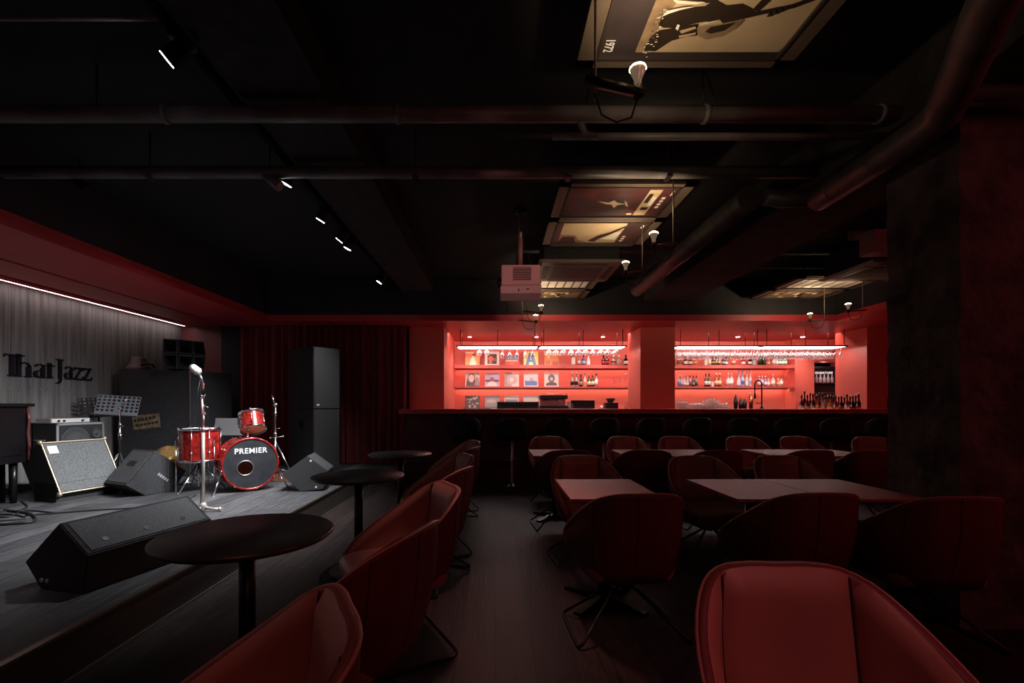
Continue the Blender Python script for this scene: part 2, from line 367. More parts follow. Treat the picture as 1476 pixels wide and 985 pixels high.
# doorway with fridge
d1 = thing('drinks_fridge', 'dark glass fronted drinks fridge with glowing white letters in the doorway', 'fridge', (7.26, 10.32, 0))
MB().box((-.36, 0, 0), (.32, .5, 2.1), .01).build('body', fridge_in, d1)
b = MB()
for z in (.9, 1.2, 1.5): b.box((-.31, -.02, z), (.28, 0, z+.015))
b.build('shelf', mat('fridge_shelf', (.12, .1, .1), .4), d1)
b = MB(); b.box((-.35, -.04, .1), (-.32, -.0, 2.05)); b.box((.28, -.04, .1), (.31, 0, 2.05)); b.box((-.35, -.04, 2.02), (.31, 0, 2.06)); b.build('door', steel_black, d1)
add_text('SIGNATURE', .068, bright_text, d1, Matrix.Translation((.0, -.05, 1.93)) @ Matrix.Rotation(R(90), 4, 'X'), bold=0, space=1.12)
struct('wall_passage', MB().box((XR, YD, 0), (XR+.02, 11.6, 2.4)).box((6.4, 11.6, 0), (7.7, 11.7, 2.6)).box((6.4, YN+.1, 0), (6.45, 11.6, 2.6)).box((6.4, YN+.1, 2.3), (7.7, 11.7, 2.4)), fridge_in, 'dark passage wall behind the doorway')
def fridge_bottle(i, x):
    b = MB(); b.m(mat('pale_label', (.7, .7, .75), .4)).lathe([(0, 0), (.03, 0), (.03, .1), (.012, .14), (.012, .18), (0, .18)], 8)
    o = b.build('bottle'); o.location = (x, 10.25, 1.735); return o
for i in range(6):
    tag(fridge_bottle(i, 7.0+.085*i), 'small pale bottle in the dark fridge in the doorway', 'bottle', 'pale bottles inside the doorway fridge')
d1b = MB().box((-.31, -.1, 1.72), (.28, -.0, 1.735)).build('shelf', MATS['fridge_shelf'], d1)
lamp('fridge_glow', 'POINT', (7.2, 10.2, 2.15), .6, (1, .85, .9), .05)

# downlights
ceil_led = mat('downlight', (1, 1, 1), .5, emit=(1, .9, .82), estr=20.)
for i, px in enumerate((677, 773, 869, 1063.5, 1157)):
    d = 9.70; x = fx(px, d)
    t = thing('downlight', ['round downlight at the left end of the bar ceiling', 'round downlight in the bar ceiling behind the hanging rods', 'round downlight above the bottles of the left bay', 'round downlight over the middle of the right bay', 'round downlight near the doorway end of the bar'][i], 'ceiling light', (x, d, SZ+.045), 0, 'downlights over the bar')
    MB().cyl((0, 0, -.004), (0, 0, .001), .052, n=16).build('trim_ring', red_soffit, t)
    MB().cyl((0, 0, -.008), (0, 0, -.003), .038, n=16).build('lens', ceil_led, t)
    lamp('downlight_beam', 'SPOT', (x, d, SZ+.02), 42, (1, .82, .74), .04, (x, d+.25, 0), spot_size=R(120), spot_blend=.8)

# hanging glass racks
RZ = 2.315
def glass_mesh(kind):
    b = MB()
    if kind == 'wine':   # hanging upside down from foot at z=0
        b.lathe([(.034, 0), (.034, -.003), (.005, -.008), (.0045, -.09), (.012, -.098), (.03, -.12), (.036, -.145), (.034, -.175), (.028, -.20)], 10)
    else:
        b.lathe([(.038, 0), (.038, -.003), (.006, -.008), (.005, -.05), (.018, -.058), (.042, -.08), (.046, -.105), (.042, -.125)], 10)
    o = b.build('hanging_glass', glass_clear); return o
gw = glass_mesh('wine'); gc = glass_mesh('coupe'); first = {'wine': True, 'coupe': True}
def put(proto, kindkey, loc, label, group, cat):
    if first.get(kindkey, False): o = proto; first[kindkey] = False
    else: o = proto.copy(); C.objects.link(o)
    o.location = loc; tag(o, label, cat, group); return o
racks = [(-.706, .79, 'leftmost hanging glass rack over the album sleeves'), (.81, 2.39, 'hanging glass rack second from left, left of the red column'),
         (3.30, 4.84, 'hanging glass rack right beside the red column'), (4.87, 6.42, 'rightmost hanging glass rack reaching over the doorway')]
for i, (xa, xb, lab) in enumerate(racks):
    t = thing('glass_rack', lab, 'glass rack', (xa, 8.45, RZ)); L = xb-xa
    b = MB(); b.box((0, 0, -.012), (L, .012, .012)); b.box((0, .42, -.012), (L, .432, .012)); b.box((0, 0, -.012), (.012, .43, .012)); b.box((L-.012, 0, -.012), (L, .43, .012)); b.box((0, 0, .008), (L, .43, .014)); b.build('frame', steel_black, t)
    for k in range(5):
        yy = .04+k*.08
        b = MB(); b.m(led_white).box((.02, yy, -.008), (L-.02, yy+.022, -.002)); b.build('light_bar', None, t)
    for x in (.07, L/2, L-.07):
        for y in (.01, .42): MB().cyl((x, y, 0), (x, y, SZ-RZ), .006, n=6).build('rod', steel_black, t)
for (lst, kind, ys) in (((691, 702), 'coupe', 3), ((724.5, 735, 745.6, 757, 768), 'wine', 2), ((791, 801.7, 812, 824, 834.7, 845, 855.8, 867, 877, 888), 'coupe', 3)):
    for px in lst:
        for k in range(ys):
            x = fx(px, 8.5)+random.uniform(-.008, .008)
            put(gw if kind == 'wine' else gc, kind, (x, 8.50+k*.10, RZ-.016), 'clear stemmed wine glass hanging upside down over the album sleeves' if kind == 'wine' else 'short clear coupe glass hanging upside down under the left bay racks', 'wine glasses hanging over the album sleeves' if kind == 'wine' else 'coupe glasses hanging in the left bay', 'glass')
for k in range(4):
    for i in range(30):
        x = 3.36+i*.102
        if x > 6.36 or (k > 0 and x > 6.3): continue
        put(gw, 'wine', (x+random.uniform(-.006, .006), 8.50+k*.098, RZ-.016), 'clear stemmed wine glass hanging upside down in the right bay', 'wine glasses hanging in the right bay', 'glass')

# bottles
ordn = ['first', 'second', 'third', 'fourth', 'fifth', 'sixth', 'seventh', 'eighth', 'ninth', 'tenth', 'eleventh', 'twelfth', 'thirteenth', 'fourteenth', 'fifteenth', 'sixteenth', 'seventeenth', 'eighteenth', 'nineteenth', 'twentieth', 'twenty-first', 'twenty-second', 'twenty-third', 'twenty-fourth', 'twenty-fifth', 'twenty-sixth', 'twenty-seventh', 'twenty-eighth']
BC = {'amber': (.30, .10, .03), 'brown': (.10, .04, .02), 'dark_green': (.03, .055, .015), 'black': (.012, .012, .014), 'clear': (.62, .55, .52), 'white': (.75, .72, .68), 'light_blue': (.35, .50, .68), 'blue': (.08, .14, .42), 'green': (.12, .30, .16), 'grey': (.28, .29, .27), 'red': (.32, .02, .03), 'purple': (.34, .26, .48), 'orange': (.65, .22, .06), 'cream': (.75, .62, .45), 'gold': (.55, .38, .12), 'plum': (.10, .015, .03)}
def cm(n): return mat('bottle_'+n, BC[n], .18, spec=.6)
def bottle(x, y, z, h, w, body, lab, cap, shape='std', spout=False, label='', group=''):
    b = MB(); r = w/2; G = cm(body); L = cm(lab); K = cm(cap)
    if shape == 'std': prof = [(0, 0), (r, 0), (r, h*.14), (r*1.01, h*.14), (r*1.01, h*.42), (r, h*.42), (r, h*.55), (r*.36, h*.70), (r*.33, h*.86), (r*.42, h*.87), (r*.42, h), (0, h)]; ms = [G, G, G, L, G, G, G, G, K, K, K]
    elif shape == 'round': prof = [(0, 0), (r*.7, 0), (r, h*.18), (r, h*.25), (r*1.01, h*.25), (r*.98, h*.42), (r*.9, h*.5), (r*.3, h*.66), (r*.26, h*.8), (r*.36, h*.82), (r*.36, h), (0, h)]; ms = [G, G, G, G, L, G, G, G, K, K, K]
    elif shape == 'tall': prof = [(0, 0), (r*.9, 0), (r, h*.1), (r*1.01, h*.12), (r*.95, h*.36), (r*.8, h*.5), (r*.45, h*.62), (r*.36, h*.72), (r*.34, h*.9), (r*.38, h*.9), (r*.38, h), (0, h)]; ms = [G, G, G, L, G, G, G, G, K, K, K]
    else: prof = [(0, 0), (r, 0), (r, h*.10), (r*1.01, h*.10), (r*1.01, h*.55), (r, h*.56), (r, h*.70), (r*.4, h*.78), (r*.36, h*.88), (r*.5, h*.88), (r*.5, h), (0, h)]; ms = [G, G, G, L, G, G, G, G, K, K, K]
    b.lathe(prof, 4 if shape == 'square' else 12, ms, shape != 'square')
    if spout: b.m(chrome).cyl((0, 0, h), (.012, 0, h+.035), .006, .003, n=6)
    o = b.build('bottle'); o.location = (x, y, z)
    if shape == 'square': o.rotation_euler = (0, 0, R(45))
    return tag(o, label, 'bottle', group)
def row(items, d, z, where, group, dj=0):
    for i, it in enumerate(items):
        px, hpx, wpx, body, lab, cap = it[:6]; sh = it[6] if len(it) > 6 else 'std'
        s = d/F
        nice = body.replace('_', ' ')
        bottle(fx(px, d), d+random.uniform(-dj, dj), z, hpx*s, wpx*s, body, lab, cap, sh, False, f"{nice} bottle, {lab.replace('_',' ')} label, {ordn[i]} from the left, {where}", group)
row([(826, 20, 7, 'grey', 'white', 'grey', 'square'), (834.5, 15, 4.5, 'grey', 'cream', 'grey'), (841, 15, 6, 'blue', 'light_blue', 'black'), (848, 17, 5.5, 'clear', 'white', 'red', 'tall'),
     (869.5, 15, 5, 'black', 'red', 'black'), (875, 15, 5, 'black', 'red', 'gold'), (884.6, 15, 8, 'grey', 'red', 'white', 'round'), (892, 15, 8, 'grey', 'gold', 'white', 'round'), (902, 15, 6, 'black', 'white', 'black')],
    10.14, 2.105, 'upper shelf of the left bay', 'bottles on the upper shelf left of the column')
row([(825, 21, 5.6, 'grey', 'black', 'white', 'tall'), (830.8, 21, 5.6, 'grey', 'black', 'white', 'tall'), (837.3, 18, 5.2, 'black', 'grey', 'black'), (843, 20, 5, 'clear', 'orange', 'blue', 'tall'), (849, 18, 5.4, 'dark_green', 'cream', 'gold'), (854.2, 18, 5.4, 'dark_green', 'cream', 'gold'), (859.6, 19, 5, 'clear', 'white', 'black')],
    10.14, 1.64, 'lower shelf of the left bay', 'bottles on the lower shelf left of the column')
row([(979.5, 18, 7, 'clear', 'amber', 'amber'), (988, 14, 6, 'brown', 'white', 'black'), (995, 14, 6, 'brown', 'white', 'brown'), (1002.5, 12, 6.5, 'orange', 'cream', 'red', 'round'), (1017, 13, 5.5, 'clear', 'cream', 'gold', 'square'), (1022.5, 13, 5, 'clear', 'cream', 'gold'),
     (1027.5, 13, 5, 'dark_green', 'gold', 'black', 'round'), (1032, 13, 5, 'dark_green', 'gold', 'black', 'round'), (1036.5, 13, 4.6, 'dark_green', 'cream', 'black', 'round'), (1042.5, 14, 4.4, 'black', 'grey', 'black'), (1047, 12, 4.2, 'black', 'white', 'black'), (1057, 14, 6, 'amber', 'cream', 'gold', 'round'), (1071.5, 12, 5.5, 'red', 'white', 'black'),
     (1081, 13, 5, 'black', 'white', 'white'), (1086.6, 13, 6, 'grey', 'light_blue', 'black', 'square'), (1095.5, 19, 5.4, 'dark_green', 'dark_green', 'white'), (1101, 19, 5.4, 'dark_green', 'dark_green', 'white'), (1107.5, 11, 5, 'orange', 'cream', 'red'),
     (1115, 14, 4.2, 'clear', 'white', 'green'), (1119.4, 14, 4.2, 'clear', 'white', 'green'), (1123.8, 14, 4.2, 'green', 'white', 'clear'), (1128, 14, 4.2, 'green', 'white', 'clear'), (1132.2, 14, 4, 'green', 'white', 'clear')],
    10.14, 2.105, 'upper shelf of the right bay', 'bottles on the upper shelf right of the column')
row([(978.6, 16, 4, 'light_blue', 'blue', 'light_blue'), (982.4, 16, 4, 'clear', 'light_blue', 'white'), (986.4, 16, 4.2, 'clear', 'white', 'light_blue'), (990.6, 14, 4, 'light_blue', 'white', 'white'), (994.4, 16, 4.6, 'grey', 'red', 'black'), (999.2, 16, 4.4, 'black', 'grey', 'red'), (1003.6, 16, 4.4, 'grey', 'black', 'black'),
     (1017.4, 19, 4.6, 'dark_green', 'white', 'black'), (1022, 19, 4.4, 'dark_green', 'white', 'black'), (1026.6, 9, 4.6, 'clear', 'white', 'red', 'square'), (1032.4, 20, 4.6, 'amber', 'cream', 'white'), (1037.4, 20, 4.8, 'amber', 'cream', 'white'),
     (1049.6, 20, 4.6, 'clear', 'white', 'white'), (1054.4, 20, 4.8, 'clear', 'white', 'white'), (1065, 24, 5.4, 'light_blue', 'white', 'purple', 'tall'), (1070.4, 24, 5.4, 'light_blue', 'blue', 'purple', 'tall'), (1076.6, 24, 4.8, 'clear', 'white', 'white', 'tall'), (1081.4, 24, 4.8, 'clear', 'purple', 'white', 'tall'),
     (1094.4, 16, 4.4, 'purple', 'clear', 'white'), (1098.8, 16, 4.4, 'clear', 'purple', 'white'), (1103.2, 16, 4.4, 'purple', 'white', 'white'), (1107.6, 12, 4.4, 'clear', 'white', 'clear'), (1114.2, 18, 5.4, 'clear', 'white', 'white'), (1121.8, 12, 5, 'gold', 'white', 'clear', 'round'), (1126, 15, 4.6, 'clear', 'white', 'green')],
    10.14, 1.64, 'lower shelf of the right bay', 'bottles on the lower shelf right of the column')
# speed-rail bottles on the bar's work surface
cols = ['plum', 'black', 'plum', 'brown', 'plum', 'orange', 'red', 'clear', 'clear', 'amber', 'orange', 'plum', 'red', 'plum', 'black', 'plum', 'red', 'plum', 'black', 'black', 'black']
labs = ['clear', 'red', 'orange', 'red', 'clear', 'amber', 'orange', 'cream', 'orange', 'red', 'cream', 'red', 'gold', 'clear', 'red', 'gold', 'cream', 'red', 'plum', 'black', 'red']
for i in range(21):
    px = 1155.5+i*4.1; d = 7.98+(.07 if i % 2 else -.04)
    bottle(fx(px, d), d, 1.10, (19+random.uniform(-1, 4)+(3 if i in (0, 1, 3) else 0))*d/F*1.22, .062 if i % 2 else .07, cols[i], labs[i], 'black', 'std', True,
           f"{cols[i]} bottle with steel pourer, {ordn[i]} from left in the cluster on the bar", 'bottles with pourers at the right end of the bar')
# upright glasses lower shelf left bay
def upglass(px, d, z, h, lab, grp, shape='wine'):
    b = MB()
    if shape == 'wine': b.lathe([(.036, 0), (.034, .004), (.005, .01), (.0045, h*.45), (.014, h*.5), (.038, h*.66), (.036, h*.85), (.031, h)], 10)
    else: b.lathe([(0, .004), (.028, .004), (.03, 0), (.036, h)], 10)
    o = b.build('glass', glass_clear); o.location = (fx(px, d), d, z); return tag(o, lab, 'glass', grp)
for px, h, l in ((885.5, .19, 'clear wine glass on the lower left bay shelf, nearest to the bottles'), (893.5, .19, 'clear wine glass in the middle of the three by the red column'), (901.5, .29, 'tall clear glass on the lower left bay shelf beside the red column')): upglass(px, 10.12, 1.64, h, l, 'glasses on the lower shelf left of the column')
upglass(1131, 10.12, 1.64, .24, 'tall clear glass at the right end of the lower bar shelf', 'glasses at the shelf end')
tum = None; frosty = thin_glass('frosted_tumbler', (.9, .84, .84), .22, .45)
for j in range(2):
    for i, lv in enumerate((3, 3, 3, 2, 2, 2, 2, 3, 4, 4, 3, 2, 2, 1)):
        for st_ in range(lv):
            d = 9.66+j*.12; x = fx(977, 9.66)+i*.083
            if tum is None:
                b = MB(); b.lathe([(.036, 0), (.037, .04), (.029, .098), (0, .10)], 10); tum = b.build('tumbler', frosty); o = tum
            else: o = tum.copy(); C.objects.link(o)
            o.location = (x, d, 1.13+st_*.055); tag(o, 'clear glass tumbler upside down on the back counter by the column', 'glass', 'tumblers stacked on the back counter')
# shakers and tap
for px, hpx, m_, lab in ((1060.5, 18, steel_black, 'tall dark cocktail shaker nearest the glass tumblers'), (1067.5, 13, steel_black, 'short dark shaker second in the row by the tap'), (1073.5, 12, steel_black, 'smallest dark shaker in the row by the tap'), (1082.5, 21, mat('copper', (.45, .16, .09), .25, .9), 'copper coloured shaker left of the curved tap')):
    h = hpx*9.3/F+.07
    b = MB(); b.m(m_).lathe([(0, 0), (.032, 0), (.045, h*.62), (.04, h*.64), (.03, h*.84), (.018, h*.86), (.018, h), (0, h)], 14); o = b.build('cocktail_shaker'); o.location = (fx(px, 9.66), 9.66, 1.13); tag(o, lab, 'shaker')
t = thing('tap', 'tall black curved spring tap standing behind the bar', 'tap', (fx(1098, 8.08), 8.08, 1.10))
MB().tube([(0, 0, 0), (0, 0, .40)]+[(-.06+.06*math.cos(a), 0, .50+.07*math.sin(a)) for a in [PI*i/10 for i in range(11)]]+[(-.12, 0, .34)], .011).build('spout', steel_black, t)
MB().cyl((0, 0, 0), (0, 0, .12), .022).build('base', steel_black, t)
MB().cyl((-.12, 0, .34), (-.12, 0, .25), .014, .018).build('spray_head', steel_black, t)
MB().cyl((0, 0, .16), (-.1, 0, .18), .007).cyl((0, 0, .07), (.05, 0, .09), .007).build('handle', steel_black, t)

# machines
cof = thing('coffee_machine', 'black espresso machine with cup rail on the back counter', 'coffee machine', (fx(797, 9.8), 9.8, 1.13))
MB().box((-.29, -.2, 0), (.29, .25, .10), .01).build('base', steel_black, cof)
MB().box((-.29, -.16, .235), (.29, .25, .32), .01).build('hood', steel_black, cof)
MB().box((-.27, .05, .1), (.27, .22, .235)).build('back_panel', dull_chrome, cof)
for x in (-.15, .12): MB().cyl((x, -.08, .235), (x, -.08, .19), .035).cyl((x, -.08, .2), (x, -.26, .18), .01).build('group_head', chrome, cof)
b = MB(); b.tube([(-.28, -.14, .345), (.28, -.14, .345)], .006); [b.cyl((x, -.14, .31), (x, -.14, .345), .004, n=6) for x in (-.28, 0, .28)]; b.build('cup_rail', chrome, cof)
t = thing('till_cabinet', 'long low black appliance in front of the bottom row of sleeves', 'appliance', (fx(748, 9.8), 9.8, 1.13)); MB().box((-.46, -.15, 0), (.40, .15, .18), .008).build('body', steel_black, t); MB().box((-.4, -.158, .1), (.38, -.15, .16)).build('panel', mat('dark_glass', (.01, .01, .012), .08), t)
t = thing('tray', 'thin black tray at the left end of the back counter', 'tray', (fx(688, 9.75), 9.75, 1.13)); MB().box((-.28, -.14, 0), (.28, .14, .05), .006).build('body', steel_black, t)
t = thing('monitor', 'black flat monitor right of the coffee machine', 'monitor', (fx(840, 9.8), 9.8, 1.13)); MB().box((-.25, -.02, .03), (.25, .02, .21), .006).build('screen', mat('dark_glass', (.01, .01, .012), .08), t); MB().box((-.12, -.08, 0), (.12, .08, .015)).cyl((0, 0, .01), (0, 0, .1), .015).build('stand', steel_black, t)
t = thing('milk_jug', 'small grey steel jug between coffee machine and monitor', 'jug', (fx(820.5, 9.7), 9.7, 1.13)); MB().lathe([(0, 0), (.04, 0), (.045, .06), (.032, .13), (.038, .17)], 14).build('body', dull_chrome, t); MB().tube([(.04, 0, .04), (.075, 0, .06), (.075, 0, .12), (.035, 0, .14)], .005).build('handle', dull_chrome, t)
t = thing('coffee_grinder', 'dark coffee grinder near the red column on the back counter', 'grinder', (fx(880, 9.8), 9.8, 1.13)); MB().box((-.12, -.1, 0), (.14, .12, .16), .01).build('body', steel_black, t); MB().lathe([(.05, .16), (.1, .24), (.1, .25), (0, .26)], 14).build('hopper', mat('smoked', (.03, .02, .02), .15), t); MB().cyl((-.2, -.06, 0), (-.2, -.06, .1), .04).build('cup', dull_chrome, t)
upglass(902, 9.7, 1.13, .17, 'pale glass jar on the back counter against the column', 'jar', 'tumbler')

# ---- record sleeves
def sleeve(px, d, z, label, draw, grp):
    s = .318; t = MB(); x0 = -s/2
    t.m(flat('sleeve_white', (.88, .85, .82)))
    t.box((-s/2, 0, 0), (s/2, .008, s))
    def fn(u, v, w): return Vector((x0+u*s, -.0004-w, v*s))
    layer = [0]
    def q(col, pts, name):
        layer[0] += 1; t.m(flat(name, tuple(min(.9, c*1.3) for c in col))); k = .0004+.0005*layer[0]
        P = [fn(u, v, k) for u, v in pts]; t.poly(P, [list(range(len(P)))])
    draw(q); o = t.build('record_sleeve', weld=False); o.location = (fx(px, d), d, z); o.rotation_euler = (R(-6), 0, 0)
    return tag(o, label, 'record sleeve', grp)
sq = lambda a, b, c, d: [(a, b), (c, b), (c, d), (a, d)]
def disc(cx, cy, r, n=16, sy=1, a0=0, a1=2*PI): return [(cx+r*math.cos(a0+(a1-a0)*i/n), cy+sy*r*math.sin(a0+(a1-a0)*i/n)) for i in range(n+(0 if a1-a0 > 6.2 else 1))]
def d_orange(q): q((.62, .22, .08), sq(0, 0, 1, 1), 'orange'); q((.75, .55, .38), [(.3, 0), (.35, .4), (.5, .7), (.62, .75), (.7, .4), (.8, 0)], 'skin'); q((.18, .06, .03), disc(.62, .78, .13), 'brownhair'); q((.85, .7, .6), sq(0, .86, .6, .97), 'paleband')
def d_square(q): q((.03, .04, .05), sq(.18, .12, .82, .82), 'ink'); q((.75, .13, .03), disc(.40, .5, .18), 'flame'); q((.75, .13, .03), sq(.28, .15, .5, .4), 'flame'); q((.25, .1, .08), disc(.66, .45, .12), 'rust')
def d_stripe(q): q((.55, .08, .06), sq(0, 0, 1, 1), 'redcover'); q((.12, .25, .35), sq(.1, .45, .9, .75), 'teal'); q((.6, .55, .5), sq(.1, .3, .9, .4), 'grey2'); q((.7, .25, .08), sq(.35, .1, .65, .18), 'orange2')
def d_letter(q): q((.62, .50, .16), sq(0, 0, 1, 1), 'mustard'); q((.05, .14, .30), [(.1, 0), (.36, .9), (.64, .9), (.9, 0), (.68, 0), (.61, .25), (.39, .25), (.32, 0)], 'navy'); q((.62, .50, .16), [(.44, .42), (.5, .68), (.56, .42)], 'mustard')
def d_rust(q): q((.50, .20, .08), sq(0, 0, 1, .75), 'rustfield'); q((.68, .50, .28), sq(0, .75, 1, 1), 'sand'); q((.28, .09, .04), sq(.1, .1, .4, .35), 'umber'); q((.28, .09, .04), sq(.55, .05, .95, .3), 'umber'); q((.8, .4, .18), disc(.3, .6, .1), 'glowspot')
def d_bw1(q): q((.55, .54, .53), sq(0, 0, 1, 1), 'g1'); q((.10, .1, .1), [(.05, 0), (.1, .35), (.25, .9), (.5, .95), (.65, .8), (.7, .4), (1, .3), (1, 0)], 'g2'); q((.62, .6, .58), disc(.42, .6, .2, sy=1.4), 'g3'); q((.3, .3, .3), [(.65, .1), (.75, .7), (.95, .6), (1, .1)], 'g4')
def d_lilac(q): q((.42, .40, .55), sq(.02, .02, .98, .98), 'lilac'); q((.10, .09, .14), sq(.02, .35, .98, .5), 'darkband'); q((.75, .70, .70), disc(.5, .05, .35, 12, 1, 0, PI), 'gown'); q((.30, .10, .10), disc(.5, .55, .13), 'darkred')
def d_split(q): q((.33, .33, .33), sq(0, 0, .5, 1), 'g5'); q((.48, .46, .46), disc(.5, .5, .36, 16, 1), 'g6'); q((.75, .72, .7), disc(.5, .5, .15), 'g7')
def d_sea(q): q((.72, .74, .76), sq(.08, .08, .92, .92), 'skywhite'); q((.08, .25, .55), [(.08, .08), (.08, .45), (.35, .4), (.6, .45), (.92, .38), (.92, .08)], 'sea'); q((.35, .45, .55), [(.35, .4), (.5, .65), (.62, .6), (.7, .42)], 'spray')
def d_bust(q): q((.09, .09, .09), [(.1, .08), (.15, .25), (.4, .35), (.62, .35), (.85, .25), (.9, .08)], 'bust'); q((.12, .12, .12), disc(.5, .6, .24, sy=1.2), 'bust2'); q((.45, .45, .45), disc(.5, .55, .12), 'bust3')
def d_camo(q):
    q((.14, .14, .14), sq(0, 0, 1, 1), 'k1')
    rr = random.Random(3)
    for _ in range(22): cx, cy = rr.uniform(.1, .9), rr.uniform(.1, .9); q((.55, .55, .52), disc(cx, cy, rr.uniform(.04, .1), 6, rr.uniform(.6, 1.4)), 'k2')
def d_cloud(q): q((.36, .40, .42), sq(0, 0, 1, 1), 'mist'); q((.55, .58, .58), disc(.45, .6, .34, sy=.4), 'mist2'); q((.22, .25, .25), sq(0, 0, 1, .25), 'mist3')
def d_grey(q): q((.30, .33, .34), sq(.06, .4, .94, .75), 'slab'); q((.5, .5, .5), sq(.06, .06, .94, .4), 'slab2')
def d_pale(q): q((.60, .58, .54), sq(.03, .03, .97, .97), 'pale')
g = 'record sleeves leaning on the bar shelves'
for px, dr, l in ((681, d_orange, 'orange record sleeve with a pale figure, top left of the sleeves'), (709.3, d_square, 'white record sleeve with a dark square and orange blot'), (737.7, d_stripe, 'red record sleeve with a teal band on the upper shelf'), (765.4, d_letter, 'mustard record sleeve with a big blue letter A'), (795, d_rust, 'rust brown record sleeve at the right end of the upper shelf sleeves')): sleeve(px, 10.22, 2.105, l, dr, g)
for px, dr, l in ((681, d_bw1, 'grey portrait record sleeve at the left of the lower shelf'), (709.3, d_lilac, 'lilac record sleeve with a white gowned figure'), (737.7, d_split, 'half grey half white record sleeve with a round disc'), (765.4, d_sea, 'white record sleeve with a blue sea picture'), (795, d_bust, 'pale record sleeve with a dark head and shoulders')): sleeve(px, 10.22, 1.64, l, dr, g)
for px, dr, l in ((681, d_camo, 'black and white speckled record sleeve on the back counter'), (709.3, d_cloud, 'misty grey record sleeve second on the back counter'), (737.7, d_grey, 'white record sleeve with grey slab half hidden by the black appliance'), (765.4, d_pale, 'plain pale record sleeve beside the coffee machine')): sleeve(px, 10.22, 1.13, l, dr, g)

# ---- bar stools
sto = thing('bar_stool', '', 'bar stool'); 
def stool_parts(t):
    b = MB(); N = 14
    # wrap-around low back
    for a_, b_ in ((0, 1),):
        pts = []; fs = []
        for i in range(N+1):
            a = R(-25)+R(-130)*i/N
            for (r, z) in ((.235, .72), (.245, .80), (.255, 1.03), (.25, 1.055), (.225, 1.055), (.21, 1.03), (.20, .80), (.20, .72)):
                k = 1-.10*(abs(i-N/2)/(N/2))**3*(1 if z > .9 else 0)
                pts.append((r*math.cos(a)*.98, r*math.sin(a), z*k))
        for i in range(N):
            for j in range(8): fs.append([i*8+j, i*8+(j+1) % 8, (i+1)*8+(j+1) % 8, (i+1)*8+j])
        fs.append(list(range(8))); fs.append([N*8+j for j in range(8)])
        b.poly(pts, fs, True)
    b.build('backrest', leather_black, t)
    MB().lathe([(0, .70), (.20, .70), (.225, .73), (.225, .79), (.19, .815), (0, .82)], 20).build('seat', leather_black, t)
    MB().cyl((0, 0, .03), (0, 0, .70), .026).build('pole', mat('brushed_pole', (.75, .62, .60), .4, .4), t)
    MB().lathe([(0, 0), (.15, 0), (.15, .01), (.03, .03), (.03, .04)], 20).build('base', chrome, t)
    b = MB(); b.tube([(.15*math.cos(R(a)), .03+.15*math.sin(R(a)), .40) for a in range(0, 360, 20)], .008, closed=True); b.tube([(0, 0, .42), (0, .18, .40)], .007); b.build('footrest', dull_chrome, t)
stool_parts(sto)
sl = ['at the left end of the bar, under the album sleeves', 'second from the bar\'s left end, its pole fully in view', 'third from the bar\'s left end behind a lounge chair', 'fourth from the left, left of the red column', 'fifth from the left, in front of the red column', 'sixth from the left, just right of the red column', 'seventh from the left below the dark shakers', 'eighth from the left below the curved tap', 'ninth from the left, second from the pillar', 'at the right end of the bar beside the pillar']
for i in range(10):
    x = fx(673+65.5*i, 7.22); l = 'black low backed bar stool '+sl[i]
    if i == 0: sto.location = (x, 7.22, 0); tag(sto, l, group='black stools along the bar')
    else: dup(sto, (x, 7.22, 0), R(random.uniform(-8, 8)), l, 'black stools along the bar')

# ================================================================== LOUNGE CHAIRS
RIM = [(0, .285, .80), (.09, .285, .80), (.17, .27, .79), (.235, .215, .755), (.285, .12, .68), (.31, .0, .60), (.31, -.11, .53), (.29, -.20, .465), (.265, -.255, .41)]
BOT = [(0, .20, .33), (.09, .20, .33), (.165, .185, .33), (.205, .14, .33), (.225, .06, .33), (.232, -.03, .33), (.232, -.12, .33), (.225, -.20, .33), (.215, -.25, .33)]
def cr(ctrl, t, mirror0=True):
    n = len(ctrl)-1; x = t*n; i = min(int(x), n-1); f = x-i
    def g(k):
        if k < 0: a = ctrl[-k]; return Vector((-a[0], a[1], a[2]))
        if k > n: return Vector(ctrl[n])*2-Vector(ctrl[n-1])
        return Vector(ctrl[k])
    p0, p1, p2, p3 = g(i-1), g(i), g(i+1), g(i+2)
    return .5*((2*p1)+(-p0+p2)*f+(2*p0-5*p1+4*p2-p3)*f*f+(-p0+3*p1-3*p2+p3)*f**3)
def colm(u):
    t = abs(u); r = cr(RIM, t); b_ = cr(BOT, t); r2 = cr(RIM, min(t+.01, 1)); r1 = cr(RIM, max(t-.01, 0))
    tan = (r2-r1); tan.z = 0; n = Vector((-tan.y, tan.x, 0)); n = -n if n.dot(Vector((r.x, r.y+.02, 0))) < 0 else n
    n.normalize()
    if u < 0: r.x *= -1; b_.x *= -1; n.x *= -1
    return r, b_, n
def outer(u, s):
    r, b_, n = colm(u); p = b_.lerp(r, s); return p+n*(.022*math.sin(PI*min(1, s*1.05))), n
def inner(u, s, th=.03):
    p, n = outer(u, s); return p-n*th, n
